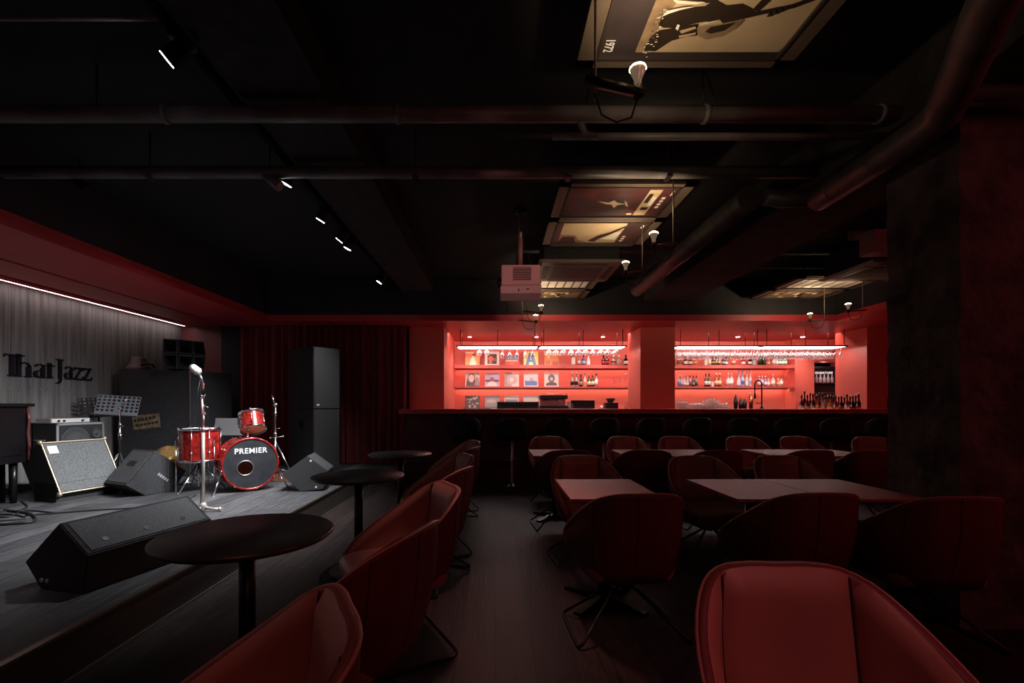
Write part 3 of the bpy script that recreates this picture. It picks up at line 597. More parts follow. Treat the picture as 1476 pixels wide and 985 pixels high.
def chair_parts(t):
    N = 40; b = MB(); rows = []
    for i in range(N+1):
        u = -1+2*i/N; c = []
        for s in (0, .15, .3, .45, .6, .75, .88, .96, 1): c.append(outer(u, s)[0])
        r, b_, n = colm(u); c.append(r-n*.006+Vector((0, 0, .009))); c.append(r-n*.022+Vector((0, 0, .009)))
        for s in (1, .9, .7, .45, .2, 0): c.append(inner(u, s)[0])
        rows.append(c)
    K = len(rows[0]); pts = [p for c in rows for p in c]
    fs = [[i*K+j, i*K+(j+1) % K, (i+1)*K+(j+1) % K, (i+1)*K+j] for i in range(N) for j in range(K)]
    fs += [list(range(K)), [N*K+j for j in range(K)]]
    b.poly(pts, fs, True)
    b.poly([rows[i][0]+Vector((0, 0, .002)) for i in range(N+1)], [list(range(N+1))])
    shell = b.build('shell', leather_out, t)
    def pad(u0, u1, s0, s1, th, nu, nm, m_=leather):
        b = MB(); pts = []; nv = 12
        for i in range(nu+1):
            a = i/nu; u = u0+(u1-u0)*a
            for j in range(nv+1):
                c = j/nv; s = s0+(s1-s0)*c
                f = (1-abs(2*a-1)**8)*(1-abs(2*c-1)**10)
                p, n = inner(u, s, .028); pts.append(p-n*(th*f)+Vector((0, 0, .004*(c**6))))
        b.poly(pts, [[i*(nv+1)+j, i*(nv+1)+j+1, (i+1)*(nv+1)+j+1, (i+1)*(nv+1)+j] for i in range(nu) for j in range(nv)], True)
        return b.build(nm, m_, t)
    UB = .275
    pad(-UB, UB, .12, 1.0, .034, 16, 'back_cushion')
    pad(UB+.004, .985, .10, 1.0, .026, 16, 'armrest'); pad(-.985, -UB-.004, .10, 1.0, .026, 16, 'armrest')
    # piping round the rim and back seams
    b = MB(); b.tube([colm(-1+2*i/N)[0]+Vector((0, 0, .0065))-colm(-1+2*i/N)[2]*.003 for i in range(N+1)], .0045, 6); b.build('piping', leather, shell)
    b = MB(); b.tube([outer(.03, s)[0] for s in (0, .1, .2, .3, .4, .5, .6, .7, .8, .9, 1)], .0022, 5)
    for sg in (-1, 1): b.tube([outer(sg*.36, s)[0] for s in (0, .1, .2, .3, .4, .5, .6, .7, .8, .9, 1)], .0018, 5)
    for sg in (-1, 1): b.tube([inner(sg*.277, s, .032)[0] for s in (.25, .35, .45, .55, .65, .75, .85, .92, .97, 1)], .003, 5)
    b.build('seam', thread, shell)
    # seat
    b = MB(); ring = []
    hw, y0, y1, r = .232, -.295, .20, .09
    for cx, cy, a0 in ((hw-r, y1-r, 0), (-hw+r, y1-r, 90), (-hw+r, y0+r, 180), (hw-r, y0+r, 270)):
        for k in range(7): a = R(a0+15*k); ring.append(((cx+r*math.cos(a)), cy+r*math.sin(a)))
    lev = [(.315, .86), (.325, .93), (.35, .985), (.385, 1.0), (.415, .985), (.435, .93), (.448, .80), (.452, .5)]
    pts = [(x*k, (y+.045)*k-.045, z) for z, k in lev for x, y in ring]; n = len(ring)
    fs = [[l*n+j, l*n+(j+1) % n, (l+1)*n+(j+1) % n, (l+1)*n+j] for l in range(len(lev)-1) for j in range(n)]+[[(len(lev)-1)*n+j for j in range(n)], list(range(n))]
    b.poly(pts, fs, True); b.build('seat', leather, t)
    MB().lathe([(0, .315), (.11, .315), (.11, .30), (.035, .29), (.03, .24), (0, .24)], 16).build('hub', steel_black, t)
    for sg in (-1, 1):
        def rc(p0, p1, p2, k=5, r=.05):
            p0, p1, p2 = map(Vector, (p0, p1, p2)); a = p1+(p0-p1).normalized()*r; c = p1+(p2-p1).normalized()*r
            return [(a*(1-f)**2+p1*2*f*(1-f)+c*f*f) for f in [i/k for i in range(k+1)]]
        h = (sg*.02, 0, .27); f1 = (sg*.30, -.21, .010); f2 = (sg*.30, .21, .010)
        MB().tube([h]+rc(h, f1, f2)+rc(f1, f2, h)+[h], .0085, 8).build('leg', steel_black, t)
ch = thing('lounge_chair', '', 'chair'); chair_parts(ch)
nch = [0]
def chair(x, y, rz, label, group):
    loc = (x, y, 0)
    if nch[0] == 0: ch.location = loc; ch.rotation_euler = (0, 0, R(rz)); tag(ch, label, group=group)
    else: dup(ch, loc, R(rz), label, group)
    nch[0] += 1
# rz 0 faces the camera (-Y), 180 faces the bar, -90 faces the stage (-X)
G1 = 'chairs beside the round stage tables'
for (x, y, rz, l) in ((-.57, .90, -63, 'red tub chair at the bottom left corner, cushion side showing'), (-.53, 1.74, -108, 'red tub chair second from camera in the left row, dark back with orange rim'),
                      (-.50, 2.47, -62, 'red tub chair third from camera in the left row, seat and seams showing'), (-.47, 3.32, -108, 'red tub chair fourth from camera in the left row'),
                      (-.50, 4.04, -64, 'red tub chair fifth from camera in the left row, beside the second round table'), (-.47, 4.92, -108, 'red tub chair sixth from camera in the left row'), (-.50, 5.64, -64, 'farthest red tub chair of the left row, nearest the bar')):
    chair(x, y, rz, l, G1)
G2 = 'tub chairs at the square tables'
for (x, y, rz, l) in ((.775, 1.02, -2, 'largest red tub chair, front and centre at the bottom edge facing the camera'), (1.80, 1.12, 20, 'tub chair cut off by the right edge of the picture'),
                      (.71, 2.58, 184, 'dark backed tub chair tucked under the single square table'), (1.63, 2.60, 182, 'dark backed tub chair at the left of the double table, behind the front chair'), (2.26, 2.50, 178, 'dark backed tub chair in front of the concrete pillar'),
                      (.76, 3.78, 8, 'brown tub chair facing the camera behind the single square table'), (1.72, 3.74, 4, 'tub chair facing the camera behind the left half of the double table'), (2.45, 3.76, 2, 'tub chair facing the camera behind the right half of the double table'),
                      (.69, 4.79, 186, 'dark backed tub chair just beyond the brown one, left of the second row'), (1.50, 4.79, 176, 'dark backed tub chair of the second row between the two front facing chairs'), (2.2, 4.79, 180, 'dark backed tub chair third from left in the second row'), (3.10, 4.79, 182, 'dark backed tub chair fourth from left in the second row'), (3.76, 4.78, 172, 'dark backed tub chair of the second row touching the pillar edge'),
                      (.75, 6.20, 4, 'far tub chair facing the camera, leftmost of the back row by the bar'), (1.79, 6.20, 0, 'far tub chair facing the camera, second from left in the back row'), (2.50, 6.20, 0, 'far tub chair facing the camera, third from left in the back row'),
                      (3.42, 6.20, 0, 'far tub chair facing the camera, fourth from left in the back row'), (4.16, 6.20, 0, 'far tub chair facing the camera, fifth from left in the back row'), (5.10, 6.15, -16, 'far tub chair at the right end of the back row, turned to one side')):
    chair(x, y, rz, l, G2)

# ================================================================== TABLES
TH = .72
for i, (y, l) in enumerate(((1.93, 'nearest black round table beside the stage edge'), (3.50, 'middle black round table beside the stage edge'), (5.04, 'farthest black round table beside the red curtain'))):
    if i == 0:
        t = rt = thing('round_table', l, 'table', (-1.03, y, 0), 0, 'round tables along the stage')
        MB().m(table_round).lathe([(0, TH-.024), (.325, TH-.024), (.34, TH-.012), (.34, TH-.004), (.336, TH), (0, TH)], 64, [table_round, table_rim, table_rim, table_rim, table_round]).build('tabletop', None, t)
        MB().cyl((0, 0, .02), (0, 0, TH-.024), .032, n=20).build('pedestal', steel_black, t)
        MB().lathe([(0, 0), (.21, 0), (.21, .012), (.04, .025), (.035, .06)], 40).build('base', steel_black, t)
        MB().lathe([(.12, TH-.03), (.12, TH-.024), (0, TH-.024)], 20).build('mounting_plate', steel_black, t)
    else: dup(rt, (-1.03, y, 0), 0, l, 'round tables along the stage')
W, Dp = .535, .70
tabs = [(.69, 2.955, 'single square brown table nearest the aisle'), (1.625, 2.955, 'left half of the front pair of brown tables'), (2.165, 2.955, 'right half of the front pair of brown tables, beside the pillar'),
        (.66, 5.14, 'brown table of the second row nearest the aisle'), (1.625, 5.14, 'left half of the middle pair of tables in the second row'), (2.165, 5.14, 'right half of the middle pair of tables in the second row'), (3.16, 5.14, 'left half of the far right pair of tables'), (3.70, 5.14, 'right half of the far right pair of tables, next to the pillar')]
for i, (x, y, l) in enumerate(tabs):
    if i == 0:
        t = qt = thing('square_table', l, 'table', (x, y, 0), 0, 'square lounge tables')
        MB().box((-W/2, -Dp/2, TH-.018), (W/2, Dp/2, TH), .003).build('tabletop', table_top, t)
        MB().box((-W/2+.01, -Dp/2+.01, TH-.024), (W/2-.01, Dp/2-.01, TH-.0185)).build('underframe', steel_black, t)
        MB().cyl((0, 0, .03), (0, 0, TH-.02), .035, n=16).build('pedestal', steel_black, t)
        b = MB()
        for a in (45, 135, 225, 315): b.T = Matrix.Rotation(R(a), 4, 'Z'); b.prism([(0, .0), (.29, .0), (.29, .018), (.03, .055), (0, .055)], -.025, .025)
        b.build('base', steel_black, t)
    else: dup(qt, (x, y, 0), 0, l, 'square lounge tables')

# ================================================================== CURTAIN
b = MB(); n = 420; pts = []; x0, x1 = -4.42, -1.55
for i in range(n+1):
    x = x0+(x1-x0)*i/n
    f = .045*math.sin(x*2*PI/.13+1.2*math.sin(x*4.1))+.02*math.sin(x*2*PI/.31)
    for z, k in ((ST+.01, 1.15), (1.0, 1.), (2.0, .85), (SZ-.005, .6)): pts.append((x+.015*math.sin(x*23)*k, 8.03+f*k, z))
b.poly(pts, [[i*4+j, i*4+j+1, (i+1)*4+j+1, (i+1)*4+j] for i in range(n) for j in range(3)], True)
tag(b.build('stage_curtain', red_fabric), 'pleated dark red curtain hanging along the back of the stage', 'curtain')

# ================================================================== WALL SIGN  "All That Jazz"
sg = thing('wall_sign', 'dark raised serif letters reading All That Jazz on the grey wall', 'sign', (XL, 5.22, 1.575))
# letters drawn in (u along +Y, v up), metres
def band(p, q, w0, w1=None):
    w1 = w0 if w1 is None else w1; p = Vector((*p, 0)); q = Vector((*q, 0)); n = (q-p).normalized().cross(Vector((0, 0, 1)))
    return [(p+n*w0/2)[:2], (q+n*w1/2)[:2], (q-n*w1/2)[:2], (p-n*w0/2)[:2]]
def arcband(cx, cy, rx, ry, a0, a1, wa, wb, n=10):     # thickness from wa to wb peaking mid
    out = []; inn = []
    for i in range(n+1):
        f = i/n; a = R(a0+(a1-a0)*f); w = wa+(wb-wa)*math.sin(PI*f)
        out.append((cx+rx*math.cos(a), cy+ry*math.sin(a))); inn.append((cx+(rx-w)*math.cos(a), cy+(ry-w*.6)*math.sin(a)))
    return [[out[i], out[i+1], inn[i+1], inn[i]] for i in range(n)]
def L_T(): return [sq(-.005, .235, .215, .25), [(-.005, .25), (-.015, .21), (.005, .235)], sq(.05, .01, .10, .24), sq(.03, 0, .12, .012)]
def L_h(): return [sq(.0, .01, .05, .26), sq(-.015, 0, .065, .012), sq(.115, .01, .165, .12), sq(.10, 0, .18, .012)]+arcband(.09, .11, .075, .065, 0, 150, .03, .02)
def L_a(): return [sq(.10, .01, .145, .12), sq(.10, 0, .17, .012)]+arcband(.08, .12, .065, .05, 0, 160, .03, .02)+arcband(.065, .045, .06, .045, 60, 320, .012, .045)
def L_t(): return [sq(.02, .02, .065, .19), sq(-.01, .15, .11, .163), sq(.02, 0, .085, .02)]
def L_J(): return [sq(.04, .0, .09, .235), sq(.0, .235, .12, .25)]+arcband(.03, .0, .06, .06, -120, 0, .012, .035)
def L_z(): return [sq(.0, .145, .16, .165), sq(0, 0, .165, .02), band((.02, .01), (.14, .155), .02), [(0, .165), (-.005, .12), (.012, .145)], [(.165, 0), (.172, .05), (.155, .02)]]
def L_A(): return [band((0, 0), (.09, .25), .014), band((.19, 0), (.1, .25), .05), sq(.05, .08, .15, .092), sq(-.02, 0, .03, .01), sq(.15, 0, .22, .01)]
def L_l(): return [sq(.0, .01, .045, .26), sq(-.015, 0, .06, .012)]
def word(letters, u0, k=1., name='lettering'):
    b = MB(); u = u0
    for f, adv in letters:
        for poly in f(): b.extr(poly, lambda a, c, w, u=u: Vector((.002+w, u+a*k, c)), .022)
        u += adv*k
    return b.build(name, letter_blue, sg, weld=False)
word([(L_A, .22), (L_l, .075), (L_l, .10)], -.50)
word([(L_T, .125), (L_h, .19), (L_a, .165), (L_t, .10)], .0)
word([(L_J, .13), (L_a, .18), (L_z, .17), (L_z, .17)], .61, .79)
# small pale tagline marks beneath
s2 = thing('small_wall_lettering', 'faint small pale letters under the large dark wall sign', 'sign', (XL, 5.2, 1.40))
b = MB()
for k, u in enumerate((.05, .17, .30, .40, .50, .72, .80, .88)):
    b.extr(band((u, 0), (u+.03, .06), .008), lambda a, c, w: Vector((.002+w, a, c)), .004); b.extr(band((u+.03, .06), (u+.05, .0), .008), lambda a, c, w: Vector((.002+w, a, c)), .004)
b.build('lettering', faint_letter, s2, weld=False)

# ================================================================== STAGE GEAR
def prof_prism(name, label, cat, prof, length, origin, ang, m_body, group=None):
    """profile (p,z), local x = p, extruded along local +y; origin at world, ang rotates local x axis"""
    t = thing(name, label, cat, origin, R(ang), group); MB().prism(prof, 0, length, .006).build('cabinet', m_body, t); return t
# near monitor wedge
pr = [(0, 0), (.035, .215), (-.17, .375), (-.43, .14), (-.31, 0)]
w = prof_prism('monitor_wedge', 'long dark floor monitor lying nearest the camera on the stage', 'stage monitor', pr, .80, (-2.22, 2.50, ST), -14, amp_carpet, 'floor monitors on the stage')
def on_face(a, b_, off=.004):     # plane through profile edge a->b ; returns fn(u along y, v along edge, w out)
    a = Vector(a); b_ = Vector(b_); e = (b_-a); L = e.length; e.normalize(); n = Vector((e.y, -e.x))
    if n.y < 0 and abs(n.y) > .2: n = -n
    return (lambda u, v, w: Vector((a.x+e.x*v+n.x*(w+off), u, a.y+e.y*v+n.y*(w+off)))), L
fn, L = on_face((.035, .215), (-.17, .375), 0)
MB().extr(sq(.03, .02, .77, L-.02), fn, .004).build('grille', wedge_grille, w)
for u in (.13, .37, .62):
    b = MB(); b.extr(disc(u, L*.28, .016, 12), fn, .007); b.build('screw_cup', steel_black, w)
MB().cyl((-.30, -.004, .05), (-.30, .01, .05), .012).cyl((-.26, -.004, .05), (-.26, .01, .05), .012).build('socket', dull_chrome, w)
# middle wedge
pr2 = [(-.15, 0), (.15, 0), (.30, .22), (-.04, .50), (-.33, .14)]
w = prof_prism('monitor_wedge', 'floor monitor standing on edge beside the gold edged amplifier', 'stage monitor', pr2, .46, (-3.86, 5.34, ST), 64, amp_carpet, 'floor monitors on the stage')
fn, L = on_face((-.04, .50), (-.33, .14), 0)
fn2 = lambda u, v, w_: Vector((-.04-.29*v/L-(.36/L)*(w_), u, .50-.36*v/L+(.29/L)*(w_)))
MB().extr(sq(.03, .03, .43, L-.03), fn2, .004).build('grille', wedge_grille, w)
MB().extr(sq(.15, .16, .30, .22), fn2, .008).build('handle', steel_black, w)
b = MB(); b.T = Matrix.Translation((.03, -.003, .17)) @ Matrix.Rotation(R(42), 4, 'Y'); 
for k in range(5): b.box((-.07+k*.03, 0, 0), (-.05+k*.03, .003, .03))
b.build('badge', grey_plastic, w)
# right wedge
pr3 = [(-.14, 0), (.16, 0), (.27, .20), (.10, .37), (-.24, .20)]
w = prof_prism('monitor_wedge', 'dark floor monitor on the right of the stage below the tall speaker', 'stage monitor', [(-.02, 0), (.24, .02), (.29, .24), (.06, .42), (-.22, .21)], .42, (-2.27, 5.45, ST), 10, amp_carpet, 'floor monitors on the stage')
MB().cyl((.1, -.003, .36), (.1, .005, .36), .012).cyl((.16, -.003, .05), (.16, .005, .05), .012).build('socket', white_plastic, w)

# bass combo, tilted back, gold edges
t = thing('bass_amplifier', 'gold edged bass amplifier with grey grille tilted back on the stage', 'amplifier', (-4.44, 5.13, ST), R(76))
# local: front faces -y (tilted), x to the right
b = MB(); Wc = .64; tilt = R(28); Hc = .60; dp = .34
TM = Matrix.Translation((0, 0, .09)) @ Matrix.Rotation(-tilt, 4, 'X'); b.T = TM
b.box((-Wc/2, 0, 0), (Wc/2, dp, Hc), .01); b.T = Matrix.Identity(4); b.prism([(-Wc/2, 0), (Wc/2, 0), (Wc/2, .2), (-Wc/2, .2)], .05, .36); b.build('cabinet', amp_black, t)
b = MB(); b.T = TM; b.box((-Wc/2+.02, -.006, .02), (Wc/2-.02, .002, Hc-.02)); b.build('grille', grille, t)
b = MB(); b.T = TM
e = .013
for a_, c_ in (((-Wc/2, -.012, 0), (Wc/2, .004, e)), ((-Wc/2, -.012, Hc-e), (Wc/2, .004, Hc)), ((-Wc/2, -.012, 0), (-Wc/2+e, .004, Hc)), ((Wc/2-e, -.012, 0), (Wc/2, .004, Hc))): b.box(a_, c_, .003)
b.build('edge_trim', gold_trim, t)
b = MB(); b.T = TM; b.box((-Wc/2+.04, -.012, Hc-.14), (-Wc/2+.13, -.004, Hc-.05), .002); b.build('badge', white_plastic, t)
b = MB(); b.T = TM
for x in (-Wc/2, Wc/2):
    for z in (0, Hc): b.ball((x, 0, z), .026, 8)
b.build('corner_guard', gold_trim, t)

# speaker cabinet behind combo
t = thing('speaker_cabinet', 'black speaker cabinet with round cone and small tweeter behind the amplifier', 'speaker', (-5.11, 5.73, ST), R(80))
MB().box((-.28, 0, 0), (.28, .33, .80), .008).build('cabinet', amp_black, t)
b = MB(); b.box((-.28, -.012, 0), (.28, 0, .025)); b.box((-.28, -.012, .775), (.28, 0, .80)); b.box((-.28, -.012, 0), (-.255, 0, .8)); b.box((.255, -.012, 0), (.28, 0, .80)); b.build('edge_trim', grey_plastic, t)
MB().box((-.25, -.003, .03), (.25, .002, .77)).build('baffle', amp_carpet, t)
def cone(c, r, nm, m_):
    b = MB(); b.T = Matrix.Translation(c) @ Matrix.Rotation(R(90), 4, 'X'); b.lathe([(r*1.08, 0), (r*1.08, .012), (r, .014), (r*.9, .004), (r*.35, -.0+.003), (r*.3, .012), (0, .018)], 28); b.build(nm, m_, t)
cone((-.07, -.004, .58), .155, 'woofer', wedge_grille); cone((.185, -.004, .66), .055, 'tweeter', wedge_grille); cone((-.08, -.004, .2), .15, 'woofer', wedge_grille)
MB().tube([(-.285, .14, .60), (-.30, .14, .60), (-.30, .28, .60), (-.285, .28, .60)], .008).build('handle', dull_chrome, t)
t = thing('rack_amplifier', 'small silver faced amplifier unit lying on the speaker cabinet', 'amplifier', (-5.17, 5.66, ST+.802), R(80))
MB().box((-.22, 0, 0), (.22, .22, .055), .003).build('case', dull_chrome, t); MB().box((-.21, -.004, .004), (.22, 0, .05)).build('faceplate', white_plastic, t)
for x in (-.14, -.08, .13): MB().cyl((x, -.004, .025), (x, -.018, .025), .012).build('knob', steel_black, t)

# piano
t = thing('upright_piano', 'black upright piano at the far left edge of the stage', 'piano', (-4.92, 4.16, ST))
MB().box((-.58, -.72, .42), (0, .74, 1.0), .006).build('case', piano_black, t)
MB().box((-.58, -.70, 0), (-.22, .72, .42), .006).build('lower_case', piano_black, t)
MB().box((-.59, -.75, 1.0), (.04, .77, 1.035), .006).build('lid', piano_black, t)
MB().box((-.58, -.74, 1.036), (-.1, .50, 1.045)).build('lid_panel', piano_wood, t)
MB().box((.001, -.66, .50), (.008, .66, .92), .002).build('fallboard', piano_black, t)
b = MB(); b.tube([(.012, .725, .44), (.02, .725, .60), (.004, .725, .72), (.018, .725, .85), (.006, .725, .99)], .014, 8); b.build('cheek_moulding', mat('dark_mahogany', (.12, .03, .03), .3), t)
for y in (-.66, .66): MB().cyl((-.08, y, 0), (-.08, y, .42), .028, .035).build('leg', piano_black, t)
MB().cyl((-.2, 0, .08), (-.10, 0, .04), .012).cyl((-.2, .1, .08), (-.10, .1, .04), .012).build('pedal', brass, t)

# big black cabinet with horn
t = thing('bass_bin', 'huge black loudspeaker box behind the drums with a horn on top', 'speaker', (-4.835, 6.60, ST))
MB().box((-.505, 0, 0), (.505, 1.05, 1.52), .006).build('cabinet', amp_black, t)
MB().box((-.48, -.006, .02), (.48, .001, 1.50)).build('front_board', amp_carpet, t)
MB().box((.504, .05, .02), (.508, 1.0, 1.40)).build('side_panel', amp_carpet, t)
MB().box((.495, -.008, 0), (.51, .006, 1.52)).build('edge_strip', dull_chrome, t)
t = thing('notice_plate', 'slanted dark marked tan plate on the front of the big black box', 'plate', (-4.95, 6.5875, 1.01), 0)
b = MB(); b.T = Matrix.Rotation(R(-6), 4, 'Y'); b.m(plate_tan).box((-.19, 0, -.10), (.19, .006, .10)); b.m(poster_ink)
for k in range(6): b.T = Matrix.Rotation(R(-10), 4, 'Y'); b.box((-.17+k*.055, -.002, .02), (-.135+k*.055, 0, .06)); b.box((-.15+k*.055, -.002, -.05), (-.11+k*.055, 0, -.02))
b.build('board', None, t)
# multicell horn
hz = ST+1.525
t = thing('horn_speaker', 'vintage black multicell horn lying on the big black box', 'speaker', (-4.82, 6.95, hz+.045), R(-40))
def cell(i, j):
    a0 = R(-27+i*18); a1 = a0+R(17); e0 = R(-20+j*20.5); e1 = e0+R(19.5); far = .60; near = .06
    def sp(r, a, e): return Vector((r*math.cos(a)*math.cos(e), r*math.sin(a)*math.cos(e), .16+r*math.sin(e)))
    b = MB(); P = [sp(near, a0, e0), sp(near, a1, e0), sp(near, a1, e1), sp(near, a0, e1), sp(far, a0, e0), sp(far, a1, e0), sp(far, a1, e1), sp(far, a0, e1)]
    m_ = (a0+a1)/2; n_ = (e0+e1)/2; da = (a1-a0)*.42; de = (e1-e0)*.42
    P += [sp(far+.004, m_-da, n_-de), sp(far+.004, m_+da, n_-de), sp(far+.004, m_+da, n_+de), sp(far+.004, m_-da, n_+de), sp(far*.6, m_, n_)]
    b.m(horn_side).poly(P, [[0, 1, 5, 4], [1, 2, 6, 5], [2, 3, 7, 6], [3, 0, 4, 7], [0, 3, 2, 1]])
    b.m(quilt).poly(P, [[4, 5, 9, 8], [5, 6, 10, 9], [6, 7, 11, 10], [7, 4, 8, 11], [8, 9, 12], [9, 10, 12], [10, 11, 12], [11, 8, 12]])
    b.build('horn_cell', None, t)
for i in range(3):
    for j in range(2): cell(i, j)
MB().cyl((-.10, 0, .16), (.06, 0, .16), .03, .05).cyl((-.16, 0, .16), (-.08, 0, .16), .045, n=16).build('throat', horn_side, t)
MB().box((.20, -.14, -.04), (.26, .14, .0)).box((-.1, -.03, -.04), (.26, .03, -.02)).box((-.12, -.03, -.02), (-.1, .03, .13)).build('cradle', horn_side, t)
t = thing('compression_driver', 'rounded brown horn driver with handle at the left on the big black box', 'speaker part', (-5.20, 6.78, hz))
MB().lathe([(0, 0), (.16, 0), (.15, .04), (.11, .09), (.09, .15), (.08, .19), (0, .19)], 24).build('body', horn_side, t)
MB().tube([(.10, -.08, .06), (.16, -.09, .09), (.22, -.02, .08), (.20, .04, .03)], .014).build('handle', steel_black, t)

# PA tower: two stacked
def pa(z, lab, h):
    t = thing('tower_speaker', lab, 'speaker', (-2.74, 7.0, z), R(50))
    # local: front edge corner at origin; front face along +x (faces -y), side face along +y
    MB().box((0, 0, 0), (.44, .78, h), .006).build('cabinet', amp_black, t)
    MB().box((.012, -.008, .012), (.428, 0, h-.012)).build('grille', mat('tower_grille', (.045, .046, .045), .6, .2, noise_s=120, noise_a=.3), t)
    MB().box((-.003, .30, h-.30), (.001, .42, h-.18)).build('handle_recess', steel_black, t)
    return t
u = pa(ST+.955, 'upper black speaker box of the tall tower in front of the curtain', .945)
MB().box((.05, -.012, .05), (.09, -.006, .075)).build('badge', white_plastic, u)
pa(ST, 'lower black speaker box of the tall tower in front of the curtain', .95)

# ---- drum kit
def drum(name, label, c, axis, r, depth, head_front, group='drum kit', nlug=8, head2=None):
    """axis: unit vector from back head to front head; c: centre"""
    t = thing(name, label, 'drum', c, 0, group)
    q = Vector(axis).to_track_quat('Z', 'Y').to_matrix().to_4x4()
    b = MB(); b.T = q; b.lathe([(r, -depth/2), (r, depth/2)], 40); b.build('shell', drum_red, t)
    for s in (-1, 1):
        b = MB(); b.T = q; z = s*depth/2; b.lathe([(r-.004, z-.012), (r+.014, z-.014), (r+.016, z+.014), (r-.006, z+.016), (r-.008, z-.0)], 40); b.build('hoop', chrome if name != 'bass_drum' else drum_red, t)
    b = MB(); b.T = q
    for k in range(nlug):
        a = 2*PI*k/nlug+.2; x, y = (r+.012)*math.cos(a), (r+.012)*math.sin(a)
        b.cyl((x, y, -depth/2-.015), (x, y, depth/2+.015), .0035, n=6); b.ball((x, y, depth*.22), .012, 6); b.ball((x, y, -depth*.22), .012, 6); b.ball((x*1.01, y*1.01, depth/2+.012), .009, 6)
    b.build('lug', chrome, t)
    return t, q
# bass drum
D0 = 5.62; bc = (-3.00, D0, ST+.325); ang = R(40); ax = Vector((math.sin(ang), -math.cos(ang), 0))
t, q = drum('bass_drum', 'large red bass drum with black front head lettered in white', bc, ax, .295, .36, None)
bass = t
b = MB(); b.T = q; n = 40; hc = (-.06, -.045); hr = .085; P = []
# local frame of q: z=axis. find local x/y directions
Xl = (q.to_3x3() @ Vector((1, 0, 0))); Yl = (q.to_3x3() @ Vector((0, 1, 0)))
b.T = Matrix.Identity(4)
right = Vector((math.cos(ang), math.sin(ang), 0)); up = Vector((0, 0, 1))
O = ax*(.18+.008)
for k in range(n): a = 2*PI*k/n; P.append(O+right*.288*math.cos(a)+up*.288*math.sin(a))
for k in range(n): a = 2*PI*k/n; P.append(O+right*(hc[0]+hr*math.cos(a))+up*(hc[1]+hr*math.sin(a)))
b.m(drum_head).poly(P, [[k, (k+1) % n, n+(k+1) % n, n+k] for k in range(n)])
b.build('front_head', None, t)
b = MB(); b.tube([O+ax*.003+right*(hc[0]+hr*math.cos(2*PI*k/28))+up*(hc[1]+hr*math.sin(2*PI*k/28)) for k in range(28)], .005, 6, closed=True); b.build('port_ring', dull_chrome, t)
b = MB(); b.T = q; b.lathe([(0, -.17), (.29, -.17)], 40); b.build('rear_head', drum_skin, t)
Mx = Matrix.Translation(O+ax*.004+up*.125) @ Matrix(((right.x, 0, ax.x, 0), (right.y, 0, ax.y, 0), (0, 1, 0, 0), (0, 0, 0, 1)))
add_text('PREMIER', .088, white_print, t, Mx, bold=.0012, depth=.001, space=1.08)
for s in (-1, 1):
    b = MB(); p0 = ax*.10+right*s*.29+Vector((0, 0, -.10)); p1 = ax*.26+right*s*.40+Vector((0, 0, -.32)); b.cyl(p0, p1, .009); b.ball(p0, .02, 8); b.ball(p1, .012, 6); b.build('spur', chrome, t)
b = MB(); b.cyl((0, 0, .295), (0.02, 0, .43), .012); b.ball((0, 0, .30), .025, 8); b.build('tom_mount', chrome, t)
# rack tom
tc_ = at(364, 608.5, 5.75); axt = Vector((-.32, .34, .9)).normalized()
t, q = drum('rack_tom', 'small red tom tilted above the bass drum', tc_, axt, .135, .21, None, nlug=6)
b = MB(); b.T = q; b.lathe([(0, .108), (.13, .108)], 32); b.build('batter_head', mat('white_drumhead', (.6, .6, .58), .5), t)
b = MB(); b.T = q; b.lathe([(0, -.108), (.13, -.108)], 32); b.build('bottom_head', drum_skin, t)
b = MB(); b.box((-.16, -.05, -.04), (-.12, .03, .05), .008); b.tube([(-.14, 0, 0), (-.17, .0, -.06), (-.10, .05, -.17)], .01); b.build('bracket', chrome, t)
# floor tom
ftc = Vector((fx(288, 5.55), 5.55, 0)); zt = HC-(619-VY)/F*5.5; zb = HC-(664-VY)/F*5.5
t, q = drum('floor_tom', 'big red floor tom left of the bass drum on chrome legs', (ftc.x, ftc.y, (zt+zb)/2), (0, 0, 1), .215, zt-zb, None)
b = MB(); b.lathe([(0, (zt-zb)/2+.006), (.21, (zt-zb)/2+.006)], 32); b.build('batter_head', MATS['white_drumhead'], t)
zc = (zt+zb)/2
for a in (100, 220, 340):
    x, y = .235*math.cos(R(a)), .235*math.sin(R(a)); MB().cyl((x, y, .06), (x, y, -(zc-ST)), .007).ball((x, y, 0), .016, 6).build('leg', chrome, t)
# stand under
def tripod(t, h, spread=.30, r=.009, hubz=.22, a0=20):
    for k in range(3):
        a = R(a0+120*k); e = Vector((spread*math.cos(a), spread*math.sin(a), .012))
        b = MB(); b.tube([(0.01*math.cos(a), .01*math.sin(a), hubz+.12), e*.62+Vector((0, 0, .12)), e], r*.8, 6); b.tube([(0, 0, hubz*.45), e*.62+Vector((0, 0, .12))], r*.6, 6); b.ball(e, .014, 6); b.build('leg', chrome, t)
t = thing('drum_stand', 'chrome tripod stand under the floor tom', 'drum stand', (ftc.x, ftc.y-.02, ST)); tripod(t, .3, .29, .011); MB().cyl((0, 0, .05), (0, 0, zb-ST-.02), .012).build('tube', chrome, t)
